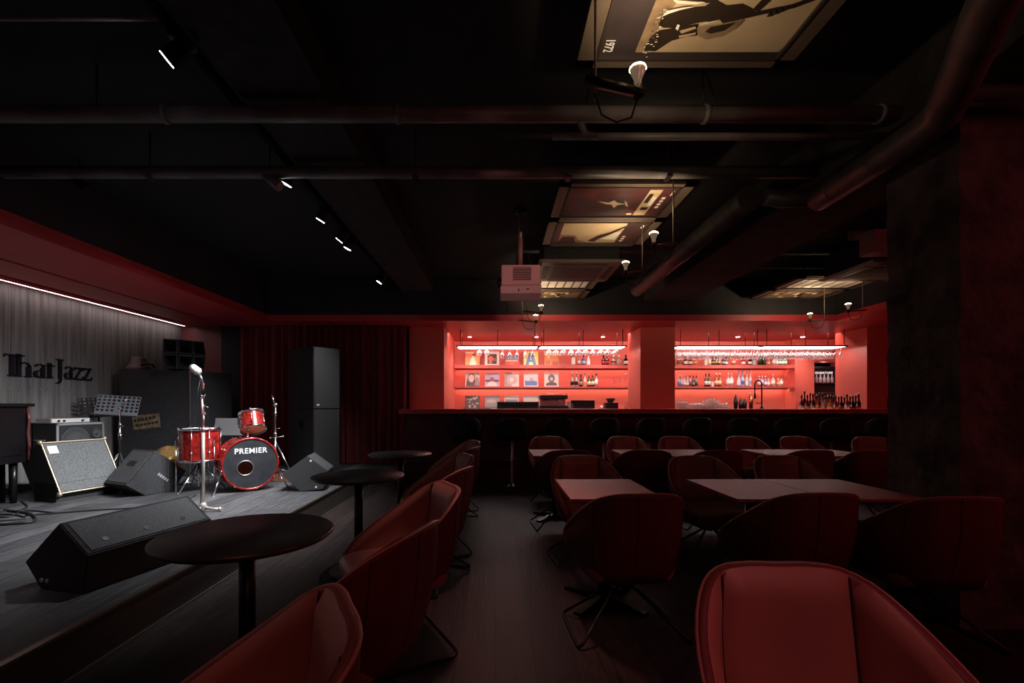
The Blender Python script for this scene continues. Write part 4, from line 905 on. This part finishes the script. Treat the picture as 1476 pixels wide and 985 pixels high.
# cymbal stand right
cs = at(397, 690, 6.15); t = thing('cymbal_stand', 'chrome cymbal stand without cymbal right of the bass drum', 'cymbal stand', (cs.x, 6.15, ST))
tripod(t, 1, .30, .012, .40); hh = (HC+(VY-572)/F*6.15)-ST
b = MB(); b.cyl((0, 0, .1), (0, 0, .62), .015); b.cyl((0, 0, .6), (0, 0, hh-.10), .011); b.build('tube', chrome, t)
b = MB(); b.cyl((0, 0, hh-.12), (-.05, 0, hh+.03), .008); b.ball((0, 0, hh-.11), .03, 8); b.build('tilter', chrome, t)
b = MB(); b.cyl((-.07, 0, .58), (.10, 0, .60), .008); b.ball((-.07, 0, .58), .015, 6); b.ball((.10, 0, .6), .015, 6); b.cyl((0, 0, .60), (0, 0, .66), .022); b.cyl((0, 0, .88), (0, 0, .93), .02); b.cyl((-.0, 0, .70), (.06, 0, .71), .007); b.build('clamp', chrome, t)
# thin stand behind microphone
p = at(293.5, 600, 5.95); t = thing('cymbal_stand', 'thin chrome stand rising behind the floor tom', 'cymbal stand', (p.x, 5.95, ST)); tripod(t, 1, .28, .01, .34, 60)
hh = HC+(VY-574)/F*5.95-ST; b = MB(); b.cyl((0, 0, .1), (0, 0, hh), .010); b.build('tube', chrome, t); b = MB(); b.cyl((0, 0, hh), (.02, 0, hh+.05), .006); b.ball((0, 0, hh-.10), .018, 8); b.ball((.01, 0, hh-.2), .022, 8); b.cyl((0, 0, hh-.09), (.06, 0, hh-.12), .006); b.build('tilter', chrome, t)
# grey panel (music desk)
p0 = at(333, 615, 6.32); t = thing('sheet_desk', 'plain grey metal music desk behind the drums', 'music stand', (p0.x, 6.32, ST))
zz = p0.z-ST; b = MB(); b.T = Matrix.Translation((0, 0, zz)) @ Matrix.Rotation(R(-12), 4, 'X'); b.box((-.225, 0, -.12), (.225, .006, .115), .002); b.box((-.225, -.03, -.125), (.225, .006, -.118)); b.build('desk', mat('desk_grey', (.42, .43, .44), .28, .7), t); MB().cyl((0, .02, .05), (0, .02, zz-.06), .010).build('tube', steel_black, t); tripod(t, 1, .26, .008, .25, 80)
# cymbal leaning
p = at(241, 664, 5.88); t = thing('cymbal', 'gold cymbal leaning behind the monitor left of the floor tom', 'cymbal', (p.x, 5.88, p.z))
b = MB(); b.T = Matrix.Rotation(R(12), 4, 'Z') @ Matrix.Rotation(R(72), 4, 'X'); b.lathe([(0, .045), (.02, .044), (.05, .028), (.055, .024), (.12, .014), (.19, 0), (.19, -.001), (.055, .022), (0, .042)], 40); b.build('plate', brass, t)
cz = p.z-.19; MB().cyl((0, .06, -(p.z-ST)), (0, .04, -.02), .009).build('stand_tube', steel_black, t)
b = MB(); b.box((-.2, .02, -(p.z-ST)), (.2, .10, -(p.z-ST)+.012)); b.box((-.02, -.16, -(p.z-ST)), (.02, .16, -(p.z-ST)+.012)); b.build('stand_foot', steel_black, t)
# brown block
p = at(404, 690, 6.0); t = thing('wooden_block', 'low brown wooden block on the stage right of the drums', 'wooden block', (p.x, 6.25, ST)); MB().box((-.17, -.1, 0), (.17, .12, .085), .006).build('body', wood_brown, t)
# kick pedal hint
t = thing('drum_pedal', 'chrome foot pedal behind the bass drum', 'pedal', (-3.22, 5.96, ST)); MB().box((-.05, -.13, .012), (.05, .13, .03), .004).build('footboard', dull_chrome, t); MB().box((-.05, -.13, 0), (.05, .14, .012)).build('base_plate', dull_chrome, t); MB().tube([(-.045, -.1, .01), (-.045, -.1, .16), (.045, -.1, .16), (.045, -.1, .01)], .006).build('frame', chrome, t)

# microphone stand
mp_ = Vector((fx(293, 4.43), 4.43, ST)); t = thing('microphone_stand', 'pale vintage microphone stand at the front of the stage', 'microphone stand', mp_)
pale = mat('cream_metal', (.62, .56, .50), .3, .6)
for a in (5, 125, 245):
    b = MB(); e = Vector((.15*math.cos(R(a)), .15*math.sin(R(a)), .022)); b.tube([(0, 0, .045), e*.6+Vector((0, 0, .012)), e], [.016, .014, .014], 8); b.ball(e, .02, 8); b.build('foot', pale, t)
b = MB(); b.lathe([(0, .02), (.03, .02), (.032, .06), (.018, .09), (0, .09)], 16); b.build('collar', pale, t)
MB().cyl((0, 0, .08), (0, 0, .78), .014).build('lower_tube', pale, t)
MB().cyl((0, 0, .76), (-.015, 0, 1.10), .010).cyl((0, 0, .76), (0, 0, .80), .019).build('upper_tube', mat('reddish_chrome', (.55, .22, .22), .25, .8), t)
b = MB(); b.tube([(-.015, 0, 1.08), (-.01, 0, 1.16), (-.005, 0, 1.22), (-.02, 0, 1.28), (-.05, 0, 1.33)], [.014, .016, .014, .012, .01], 8); b.ball((-.015, 0, 1.1), .018, 8); b.build('neck', chrome, t)
b = MB(); b.T = Matrix.Translation((-.075, 0, 1.355)) @ Matrix.Rotation(R(-52), 4, 'Y'); b.lathe([(0, -.055), (.028, -.05), (.037, -.03), (.037, .03), (.028, .052), (0, .058)], 18); b.build('microphone', mat('mic_mesh', (.62, .55, .52), .35, .8, bump=.6, bump_s=300), t)
b = MB(); b.tube([mp_*0+Vector((-.03, .01, 1.30)), (-.06, .0, 1.1), (-.03, 0, .7), (-.02, .01, .3), (-.05, .03, .03), (-.25, .25, .005), (-.5, .15, .005)], .004, 6); b.build('cable', cord, t)

# music stands
def desk(t, zz, m_, w=.47, h=.28, yaw=0, tilt=-20, roll=0):
    b = MB(); b.T = Matrix.Translation((0, 0, zz)) @ Matrix.Rotation(R(roll), 4, 'Y') @ Matrix.Rotation(R(tilt), 4, 'X')
    nx, nz = 9, 6; cw = w/nx; chh = h/nz
    for i in range(nx):
        for j in range(nz):
            x0 = -w/2+i*cw; z0 = -h/2+j*chh; edge = (j < 1) or (i in (4,) and j < 4)
            # plate cell with a square hole
            o = [(x0, 0, z0), (x0+cw, 0, z0), (x0+cw, 0, z0+chh), (x0, 0, z0+chh)]
            if edge: b.poly(o, [[0, 1, 2, 3]]); continue
            k = .30; cxx, czz = x0+cw/2, z0+chh/2; a = cw*k; c = chh*k
            q_ = [(cxx-a, 0, czz-c), (cxx+a, 0, czz-c), (cxx+a, 0, czz+c), (cxx-a, 0, czz+c)]
            b.poly(o+q_, [[0, 1, 5, 4], [1, 2, 6, 5], [2, 3, 7, 6], [3, 0, 4, 7]])
    b.box((-w/2, -.045, -h/2-.004), (w/2, 0, -h/2)); b.build('desk', m_, t)
p = at(170, 585, 6.12); t = thing('music_stand', 'grey perforated music stand beside the big black box', 'music stand', (p.x, 6.12, ST), R(20)); zz = p.z-ST-.0
desk(t, zz, mat('stand_grey', (.22, .25, .29), .4, .5), roll=4); MB().cyl((0, .03, .05), (0, .03, zz-.05), .011).build('tube', steel_black, t); tripod(t, 1, .26, .008, .25, 40)
p = at(140, 587, 6.12); t = thing('music_stand', 'black perforated music stand half hidden behind the grey one', 'music stand', (p.x, 6.15, ST), R(48)); zz = p.z-ST
desk(t, zz, steel_black, w=.40, roll=-6); MB().cyl((0, .03, .05), (0, .03, zz-.05), .011).build('tube', steel_black, t); tripod(t, 1, .22, .008, .25, 10)
p = at(173, 640, 5.9); t = thing('boom_stand', 'chrome stand with a short boom in front of the grey music stand', 'microphone stand', (p.x, 5.9, ST))
zz = HC-(583-VY)/F*5.9-ST; b = MB(); b.cyl((0, 0, .08), (0, 0, zz-.05), .010); b.cyl((0, 0, zz-.45), (0, 0, zz-.36), .022); b.cyl((0, 0, zz-.28), (0, 0, zz-.24), .016); b.build('tube', chrome, t); b = MB(); b.ball((0, 0, zz-.05), .02, 8); b.cyl((-.02, 0, zz-.07), (.085, 0, zz+.06), .008); b.cyl((0, 0, zz-.3), (.05, 0, zz-.27), .006); b.build('boom', chrome, t); tripod(t, 1, .24, .009, .28, 100)

# cables on the stage
def cable(name, pts, lab, r=.007, grp='cables on the stage floor'):
    P = [Vector((x, y, ST+r)) for x, y in pts]; out = []
    for i in range(len(P)-1):
        p0, p1, p2, p3 = P[max(i-1, 0)], P[i], P[i+1], P[min(i+2, len(P)-1)]
        for k in range(6): f = k/6; out.append(.5*((2*p1)+(-p0+p2)*f+(2*p0-5*p1+4*p2-p3)*f*f+(-p0+3*p1-3*p2+p3)*f**3))
    out.append(P[-1]); b = MB(); b.tube(out, r, 6); return tag(b.build(name, cord), lab, 'cable', grp)
cable('cable', [(-5.0, 4.9), (-4.6, 4.55), (-4.75, 4.3), (-4.4, 4.2), (-4.5, 4.45), (-4.1, 4.35)], 'black cable looping in front of the piano')
cable('cable', [(-5.2, 4.3), (-4.8, 4.1), (-4.5, 4.0), (-4.2, 4.15), (-4.6, 4.3), (-4.9, 4.0)], 'black cable coiled at the left edge of the stage')
cable('cable', [(-4.3, 4.25), (-3.9, 4.45), (-3.5, 4.6), (-3.3, 4.9), (-3.35, 5.2)], 'thin black cable running from amplifier to drums')
cable('cable', [(-4.9, 3.95), (-4.4, 3.9), (-4.0, 4.0), (-4.3, 4.3), (-4.7, 4.45)], 'thick black cable curving before the amplifier', .011)

# ================================================================== CEILING THINGS
# pipes across
t = thing('ceiling_pipe', 'thick grey pipe crossing the ceiling nearest the camera', 'pipe', (0, 2.80, 3.0))
MB().cyl((-3.7, 0, 0), (2.41, 0, 0), .047, n=20).build('pipe', pipe_grey, t)
for x in (-2.0, -.6, 1.25, 2.3): MB().cyl((x, 0, 0), (x+.03, 0, 0), .054, n=20).build('coupling', pipe_grey, t)
for x in (-2.4, -1.1, .6, 1.25): MB().cyl((x, 0, .04), (x, 0, .3), .006, n=6).build('hanger', steel_black, t)
t = thing('ceiling_pipe', 'second pipe crossing the ceiling behind the first', 'pipe', (0, 3.50, 3.0))
MB().cyl((-3.7, 0, 0), (2.41, 0, 0), .045, n=20).build('pipe', pipe_grey, t)
for x in (-2.6, -.6, .55, 1.3): MB().cyl((x, 0, .04), (x, 0, .3), .006, n=6).box((x-.02, -.05, -.05), (x+.02, .05, -.046)).build('hanger', steel_black, t)
t = thing('ceiling_pipe', 'thin pipe running just below the first on the right', 'pipe', (0, 2.86, 2.9)); MB().cyl((.35, 0, 0), (2.41, 0, 0), .022, n=14).build('pipe', pipe_grey, t); MB().tube([(.62, 0, .0), (.55, -.02, .0), (.52, -.04, .05), (.52, -.05, .10), (.45, -.05, .14)], .024).build('elbow', pipe_grey, t)
t = thing('conduit', 'thin dark conduit high at the top left of the ceiling', 'pipe', (0, 2.2, 3.075)); MB().cyl((-3.7, 0, 0), (-1.6, 0, 0), .008, n=8).build('pipe', pipe_grey, t)
t = thing('ceiling_pipe', 'pipe emerging above the pillar at the right edge', 'pipe', (0, 2.40, 2.86)); MB().cyl((2.42, 0, 0), (5.5, 0, 0), .04, n=20).build('pipe', pipe_grey, t)
# ducts
def duct(label, path, r, name='air_duct'):
    t = thing(name, label, 'air duct', path[0]); o = Vector(path[0]); P = [Vector(p)-o for p in path]
    b = MB(); b.tube(P, r, 24)
    for i in range(len(P)-1):
        L = (P[i+1]-P[i]).length; k = int(L/.28)
        for j in range(k):
            c = P[i].lerp(P[i+1], (j+.5)/max(k, 1)); d = (P[i+1]-P[i]).normalized(); b.cyl(c-d*.006, c+d*.006, r+.004, n=24, caps=False)
    b.build('duct', duct_mat, t); return t
duct('large round duct curving down the top right of the ceiling', [(1.60, 1.2, 2.84), (1.92, 1.78, 2.825), (2.20, 2.2, 2.80), (2.36, 2.45, 2.785), (2.40, 2.72, 2.78), (2.40, 3.46, 2.78)], .088)
duct('short duct elbow joining the two long ducts', [(2.36, 3.47, 2.79), (2.22, 3.60, 2.84), (2.08, 3.60, 2.86)], .062)
duct('long round duct running toward the bar beside the framed posters', [(1.98, 3.62, 2.86), (1.98, 6.5, 2.86)], .095)
t = thing('ceiling_pipe', 'pale pipe end near the pillar top', 'pipe', (4.3, 5.3, 3.18)); MB().cyl((-.25, 0, 0), (1.2, 0, 0), .055, n=16).build('pipe', mat('pale_pipe', (.3, .22, .2), .5), t)
t = thing('junction_box', 'small pale ceiling box above the right air conditioner', 'box', (4.0, 4.95, 2.85)); MB().box((-.05, -.1, 0), (.5, .1, .24), .01).build('body', mat('pale_pipe', (.3, .22, .2), .5), t)

# air conditioners
def ac(x0, lab, y0=5.27):
    t = thing('ceiling_air_conditioner', lab, 'air conditioner', (x0, y0, 2.90), 0, 'ceiling cassette air conditioners'); Wd = .98; Dd = .92
    b = MB(); b.poly([(0, 0, 0), (Wd, 0, 0), (Wd, Dd, 0), (0, Dd, 0), (.04, .04, -.025), (Wd-.04, .04, -.025), (Wd-.04, Dd-.04, -.025), (.04, Dd-.04, -.025)], [[0, 1, 5, 4], [1, 2, 6, 5], [2, 3, 7, 6], [3, 0, 4, 7], [4, 5, 6, 7]]); b.build('casing', ac_mat, t); MB().box((.06, .06, .001), (Wd-.06, Dd-.06, .30)).build('body', ceil_black, t)
    b = MB(); b.m(ac_grille).box((.2, .22, -.032), (Wd-.2, .70, -.024)); b.m(ac_mat)
    for k in range(16): x = .2+(Wd-.4)*k/15; b.box((x-.004, .22, -.038), (x+.004, .70, -.03))
    b.build('grille', None, t)
    for a_, c_ in (((.18, .07, -.03), (Wd-.18, .14, -.024)), ((.18, .78, -.03), (Wd-.18, .85, -.024)), ((.07, .2, -.03), (.14, .72, -.024)), ((Wd-.14, .2, -.03), (Wd-.07, .72, -.024))): MB().box(a_, c_).build('louvre', ac_grille, t)
    return t
ac(.50, 'square ceiling air conditioner behind the projector'); ac(4.28, 'square ceiling air conditioner near the concrete pillar')

# projector
t = thing('projector', 'pinkish white projector hanging from the ceiling on a pole', 'projector', (fx(750, 4.9), 4.9, 2.40))
MB().box((-.20, -.16, .07), (.20, .18, .28), .015).build('upper_case', proj_white, t)
MB().box((-.21, -.17, -.02), (.21, .18, .068), .012).build('lower_case', mat('projector_lower', (.72, .66, .66), .4), t)
b = MB(); b.m(proj_grille).box((-.085, -.168, .12), (.10, -.155, .25)); b.m(proj_white)
for k in range(7): b.box((-.085, -.172, .128+k*.018), (.10, -.165, .133+k*.018))
b.build('vent', None, t)
MB().cyl((-.19, -.03, .12), (-.245, -.03, .12), .06, .05, n=20).build('lens', steel_black, t)
MB().box((-.03, -.178, -.0), (-.02, -.168, .03)).box((.05, -.178, .02), (.08, -.168, .03)).build('mark', steel_black, t)
MB().box((-.08, -.06, .28), (.08, .08, .295)).build('mount_plate', steel_black, t)
MB().cyl((0, 0, .29), (0, 0, .60), .024).cyl((0, 0, .58), (0, 0, .90), .018).build('pole', mat('pole_paint', (.30, .18, .17), .5), t)
MB().lathe([(0, .895), (.07, .895), (.07, .88), (.02, .87)], 16).build('ceiling_plate', steel_black, t)
MB().tube([(.03, .03, .30), (.12, .05, .34), (.08, .05, .45), (.02, .03, .62)], .004, 6).build('cable', cord, t)

# ---- framed posters on the ceiling
PZ = 2.95
def poster(x0, x1, y0, y1, label, art):
    t = thing('ceiling_poster', label, 'poster', (x0, y0, PZ)); W_ = x1-x0; H_ = y1-y0
    b = MB(); e = .05; ex = .085
    b.box((0, 0, 0), (W_, e, .03)); b.box((0, H_-e, 0), (W_, H_, .03)); b.box((0, 0, 0), (ex, H_, .03)); b.box((W_-ex, 0, 0), (W_, H_, .03)); b.build('frame', frame_bronze, t)
    b = MB(); k = .014; b.box((ex, e, -.006), (W_-ex, e+k, .03)); b.box((ex, H_-e-k, -.006), (W_-ex, H_-e, .03)); b.box((ex, e, -.006), (ex+k, H_-e, .03)); b.box((W_-ex-k, e, -.006), (W_-ex, H_-e, .03)); b.build('inner_frame', frame_dark, t)
    b = MB(); b.m(poster_dark).box((e, e, .008), (W_-e, H_-e, .02))
    x_, y_, w_, h_ = ex+k, e+k, W_-2*(ex+k), H_-2*(e+k); lay = [0]
    def q(m_, pts): lay[0] += 1; b.m(m_); z = .008-.0006*lay[0]; P = [(x_+u*w_, y_+v*h_, z) for u, v in pts]; b.poly(P, [list(range(len(P)))])
    art(q); b.build('print', None, t, weld=False)
    for x in (.08, W_-.08):
        for y in (.08, H_-.08): MB().cyl((x, y, .03), (x, y, CZ-PZ), .004, n=6).build('hanging_wire', steel_black, t)
    return t, (x_, y_, w_, h_)
def art1(q):      # upright bass and player lying across a cream field; outline points measured on the print
    X0, Y0, WW, HH = .405+.099, 1.45+.064, 1.07-.198, .895-.128
    def P(*pts):
        out = []
        for cx, cy in pts:
            D = 1.7*F/(VY-cy/3.514); x = (820+cx/3.514-VX)/F*D; out.append(((x-X0)/WW, (D-Y0)/HH))
        return out
    q(poster_cream, P((335, 272), (1062, 272), (1400, -60), (1640, -300), (640, -300), (470, -60)))
    q(poster_mid, P((335, 272), (375, 272), (430, 200), (520, 60), (600, -60), (470, -60)))
    q(poster_ink, P((455, 135), (470, 92), (560, 48), (690, 38), (740, 2), (800, 34), (880, 25), (930, 50), (950, 72), (860, 92), (760, 105), (640, 125), (560, 150), (480, 148)))
    q(poster_ink, P((930, 55), (1020, -40), (1080, -40), (985, 45), (960, 66)))
    q(poster_ink, P((760, 100), (960, 62), (1130, 28), (1290, -30), (1300, -12), (1140, 48), (980, 80), (780, 125)))
    q(poster_ink, P((380, 262), (440, 264), (520, 212), (600, 190), (650, 186), (655, 125), (540, 145), (450, 160), (405, 205)))
    q(poster_mid, P((650, 172), (660, 190), (700, 205), (780, 188), (850, 148), (892, 106), (875, 100), (790, 125), (650, 140)))
    q(poster_ink, P((690, 165), (720, 175), (790, 158), (850, 116), (800, 125), (720, 140)))
    q(poster_ink, P((600, -60), (620, -10), (700, 20), (760, 0), (900, -60)))
    for k in range(9): q(poster_ink, P((1000+k*28, 88-k*11), (1020+k*28, 62-k*11), (1030+k*28, 86-k*12)))
    q(poster_white, P((470, 82), (500, 50), (575, 34), (640, 30), (560, 48), (505, 66)))
    q(poster_white, P((525, -8), (545, 12), (640, 18), (690, 6), (640, 4), (560, -2)))
    q(poster_white, P((540, 140), (550, 118), (562, 122), (552, 150)))
    q(poster_cream, P((560, 150), (640, 128), (645, 138), (570, 165))); q(poster_cream, P((555, 175), (645, 158), (640, 168), (560, 186)))
    q(poster_white, P((660, 118), (700, 105), (760, 98), (700, 112)))
    rr = random.Random(5)
    for k in range(46):
        f = rr.random(); cx = 375+f*95+rr.uniform(-14, 40)*(1-f*.4); cy = 262-f*235; w = rr.uniform(5, 14); h = rr.uniform(3, 7)
        q(poster_white if k % 3 else poster_ink, P((cx, cy), (cx+w, cy-2), (cx+w, cy-h), (cx, cy-h+2)))
t, (x_, y_, w_, h_) = poster(.405, 1.475, 1.45, 2.345, 'nearest framed ceiling poster showing a black double bass on cream', art1)
# mirror: v grows towards the bar
add_text('1972', .062, white_print, t, Matrix.Translation((.54-.405-.02, 2.205-1.45, .003)) @ Matrix.Rotation(R(90), 4, 'Z') @ Matrix.Rotation(R(180), 4, 'X') @ Matrix.Scale(.66, 4, (1, 0, 0)), bold=.0008, depth=.0005)
def art2(q):
    q(poster_wine, sq(0.02, .02, .98, .98)); q(poster_dark, sq(.02, .35, .60, .98))
    q(poster_cream, [(.30, .45), (.42, .50), (.46, .42), (.50, .50), (.60, .55), (.52, .58), (.50, .70), (.46, .57), (.40, .56)]); q(poster_cream, [(.56, .42), (.60, .5), (.64, .66), (.60, .6)])
    q(poster_cream, sq(.74, .08, .86, .95)); q(poster_ink, sq(.76, .2, .80, .5)); q(poster_white, sq(.81, .3, .85, .6)); q(poster_ink, sq(.77, .65, .84, .75)); q(poster_white, disc(.69, .90, .03))
    for k in range(4): q(poster_white, sq(.90, .30+k*.10, .935, .37+k*.10))
    q(poster_white, sq(.955, .10, .97, .25))
def art3(q):
    q(poster_cream, sq(.06, .05, .76, .95)); q(poster_mid, [(.06, .55), (.25, .6), (.30, .8), (.45, .95), (.06, .95)]); q(poster_ink, [(.10, .65), (.24, .68), (.28, .95), (.06, .95)])
    q(poster_ink, [(.42, .85), (.50, .6), (.62, .45), (.76, .15), (.76, .22), (.66, .5), (.56, .7), (.5, .9)]); q(poster_white, [(.56, .75), (.68, .45), (.75, .40), (.74, .80)])
    for k in range(3): q(poster_white, sq(.80, .6+k*.1, .84, .67+k*.1))
    q(poster_white, sq(.93, .12, .96, .25))
poster(.50, 1.555, 3.58, 4.27, 'framed ceiling poster with a dark red ground and small golden figure', art2)
poster(.50, 1.555, 4.28, 4.99, 'framed ceiling poster with a pale golden landscape, before the air conditioner', art3)
def art4(q):
    q(poster_white, sq(.03, .08, .97, .92))
    for k in range(6): q(poster_ink, sq(.10+k*.15, .1, .125+k*.15, .9))
def art5(q):
    q(poster_mid, sq(.03, .05, .97, .95)); rr = random.Random(9)
    for k in range(26): u = rr.uniform(.05, .85); v = rr.uniform(.1, .8); q((poster_ink, poster_cream, poster_white)[k % 3], sq(u, v, u+rr.uniform(.03, .12), v+rr.uniform(.05, .2)))
poster(.45, 1.42, 6.25, 6.88, 'pale barred framed poster on the ceiling behind the projector', art4); poster(.45, 1.42, 6.90, 7.50, 'framed poster with broken golden pattern nearest the bar', art5)
poster(4.1, 5.25, 6.25, 6.88, 'pale barred framed poster on the ceiling by the pillar', art4); poster(4.1, 5.25, 6.90, 7.50, 'golden patterned framed poster nearest the bar on the right side', art5)

# ---- picture lamps: rod, crossbar, upward reflector bulb
def plamp(bx, by, bz, rx, label, power, ry=None, aim=None, big=False):
    ry = by if ry is None else ry
    t = thing('picture_lamp', label, 'lamp', (bx, by, bz), 0, 'bare bulb picture lamps under the ceiling')
    MB().lathe([(0, -.045), (.014, -.045), (.015, -.02), (.026, .005), (.033, .022), (.031, .034)], 18).build('bulb', bulb_glass, t)
    MB().lathe([(0, .036), (.029, .035), (.0325, .028), (.034, .022)], 18).build('bulb_face', bulb_hot, kids(t)[0])
    MB().cyl((0, 0, -.09), (0, 0, -.045), .017, n=12).build('socket', steel_black, t)
    dx = rx-bx; dy = ry-by
    b = MB(); e = Vector((dx*1.25, dy*1.25, -.05+(.03 if big else 0))); s = Vector((-dx*.15, -dy*.15, -.075))
    b.tube([s, e], .013 if not big else .02, 4); b.build('crossbar', steel_black if big else mat('lamp_bar', (.16, .09, .08), .5), t)
    MB().cyl((dx, dy, -.07), (dx, dy, CZ-bz-.35), .005, n=6).build('rod', mat('rod_paint', (.25, .2, .18), .5), t)
    MB().cyl((dx, dy, CZ-bz-.36), (dx, dy, CZ-bz), .004, n=6).build('ceiling_rod', steel_black, t)
    MB().tube([(0, 0, -.09), (dx*.15, .0, -.17), (dx*.5, 0, -.19), (dx*.85, 0, -.16), (dx, dy, -.08)], .004, 6).build('cable', cord, t)
    lamp('picture_lamp_light', 'SPOT', (bx, by, bz+.06), power, (1., .74, .46), .02, aim if aim else (bx, by+.15, bz+2), spot_size=R(135), spot_blend=.6)
    return t
plamp(.57, 1.86, 2.57, .40, 'picture lamp with bulb nearest the camera below the double bass poster', 12, aim=(.75, 1.95, 2.95), big=True)
plamp(1.22, 3.58, 2.545, 1.37, 'picture lamp under the dark red ceiling poster', 10, aim=(1.2, 3.75, 2.95))
plamp(1.205, 4.30, 2.54, 1.36, 'picture lamp under the golden landscape poster', 12, aim=(1.15, 4.5, 2.95))
plamp(.61, 6.2, 2.545, .42, 'upper of the two small picture lamps below the projector', 12, aim=(.8, 6.5, 2.95))
plamp(.60, 6.90, 2.55, .40, 'lower of the two small picture lamps below the projector', 12, aim=(.8, 7.1, 2.95))
plamp(4.59, 6.78, 2.55, 4.80, 'left picture lamp of the two near the pillar above the bar', 12, aim=(4.6, 7.1, 2.95))
plamp(4.63, 6.10, 2.545, 4.82, 'right picture lamp of the two near the pillar above the bar', 12, aim=(4.6, 6.5, 2.95))

# ---- stage spotlights on a track
tr = thing('lighting_track', 'long black ceiling track carrying the stage spotlights', 'lighting track', (-1.58, 0, 3.10)); MB().box((-.02, .8, -.02), (.02, 7.4, .02)).build('rail', mat('matt_black', (.008, .008, .008), .9, spec=.1), tr)
for y in (1.5, 3.0, 4.5, 6.0, 7.2): MB().cyl((0, y, .02), (0, y, .2), .006, n=6).build('hanger', steel_black, tr)
names = ['nearest white stage spotlight at the top left', 'white spotlight second from the camera on the track', 'white spotlight third from the camera on the track', 'white spotlight fourth from the camera on the track', 'white spotlight fifth from the camera, close to the fourth', 'farthest white spotlight on the track, nearest the bar']
tg = [(-4.3, 2.1, .9), (-3.1, 3.9, ST), (-3.3, 4.6, ST), (-3.9, 5.0, ST), (-3.0, 5.2, ST), (-3.4, 6.3, ST)]
for i, (y, pw) in enumerate(((2.32, 90), (3.60, 230), (4.31, 380), (4.85, 380), (5.09, 260), (6.50, 150))):
    o = Vector((-1.60, y, 3.0)); d = (Vector(tg[i])-o).normalized()
    t = thing('spotlight', names[i], 'spotlight', o, 0, 'stage spotlights on the track')
    MB().cyl(-d*.10, d*.045, .043, .047, n=20, caps=False).cyl(-d*.105, -d*.10, .043, n=20).build('housing', steel_black, t)
    MB().cyl(d*.046, d*.050, .040, n=20).build('lens', spot_face, kids(t)[0])
    MB().cyl((0.02, 0, .10), (0, 0, .0), .008, n=8).box((-.02, -.03, .07), (.04, .03, .09)).build('arm', steel_black, t)
    lamp('spot_beam', 'SPOT', o+d*.06, pw, (.93, .96, 1.), .03, tg[i], spot_size=R(88), spot_blend=1.)
for i, (px, py, y, l) in enumerate(((395, 262, 3.5, 'unlit pale spotlight hanging below the second pipe'), (120, 268, 3.9, 'unlit dark spotlight head at the left above the stage'))):
    o = at(px, py, y); t = thing('spotlight', l, 'spotlight', o); d = Vector((.6, 0, -.5)).normalized(); MB().cyl(-d*.08, d*.06, .035, .04, n=16).build('housing', pipe_grey if i == 0 else steel_black, t); MB().cyl((-.03, 0, .03), (-.03, 0, CZ-o.z), .006, n=6).build('arm', steel_black, t)

# ================================================================== LIGHTS of the unseen half of the room, and an added aisle fill
lamp('lounge_red', 'AREA', (1.6, -2.2, 2.9), 11, (1., .26, .25), 2.4, (1.4, 2.5, .5))
lamp('red_side', 'AREA', (5.2, .6, 2.7), 13, (1., .12, .14), 1.2, (3., 2., 1.2))
lamp('front_chair_spot', 'SPOT', (1.1, -.5, 2.9), 46, (1., .28, .29), .08, (.80, 1.05, .6), spot_size=R(36), spot_blend=.9)
lamp('row_spot', 'SPOT', (-.75, .7, 3.1), 22, (1., .30, .22), .06, (-.62, 1.3, .6), spot_size=R(44), spot_blend=1.)
lamp('projector_spot', 'SPOT', (-.7, -1.5, 2.7), 260, (1., .36, .34), .04, (.26, 4.9, 2.62), spot_size=R(9), spot_blend=.6)
lamp('aisle_fill', 'SPOT', (-.1, 3.0, 3.1), 120, (1., .42, .36), .1, (0.05, 2.7, 0), spot_size=R(40), spot_blend=1.)  # added spot without a fixture, brightens and reddens the aisle floor

# world
wd = bpy.data.worlds.new('World'); bpy.context.scene.world = wd; wd.use_nodes = True
wd.node_tree.nodes['Background'].inputs[0].default_value = (.5, .45, .5, 1); wd.node_tree.nodes['Background'].inputs[1].default_value = .002

# camera
cam = bpy.data.cameras.new('Camera'); co = bpy.data.objects.new('Camera', cam); C.objects.link(co)
co.location = (0, 0, HC); co.rotation_euler = (R(90), 0, 0); cam.sensor_width = 36; cam.lens = F/1476*36
cam.shift_x = (738-VX)/1476; cam.shift_y = (VY-492.5)/1476; cam.clip_start = .05
sc = bpy.context.scene; sc.camera = co
sc.view_settings.view_transform = 'Standard'; sc.view_settings.look = 'None'; sc.view_settings.gamma = 1; sc.view_settings.use_curve_mapping = False; sc.view_settings.exposure = 0
try: sc.cycles.max_bounces = 8; sc.cycles.transparent_max_bounces = 24
except Exception: pass
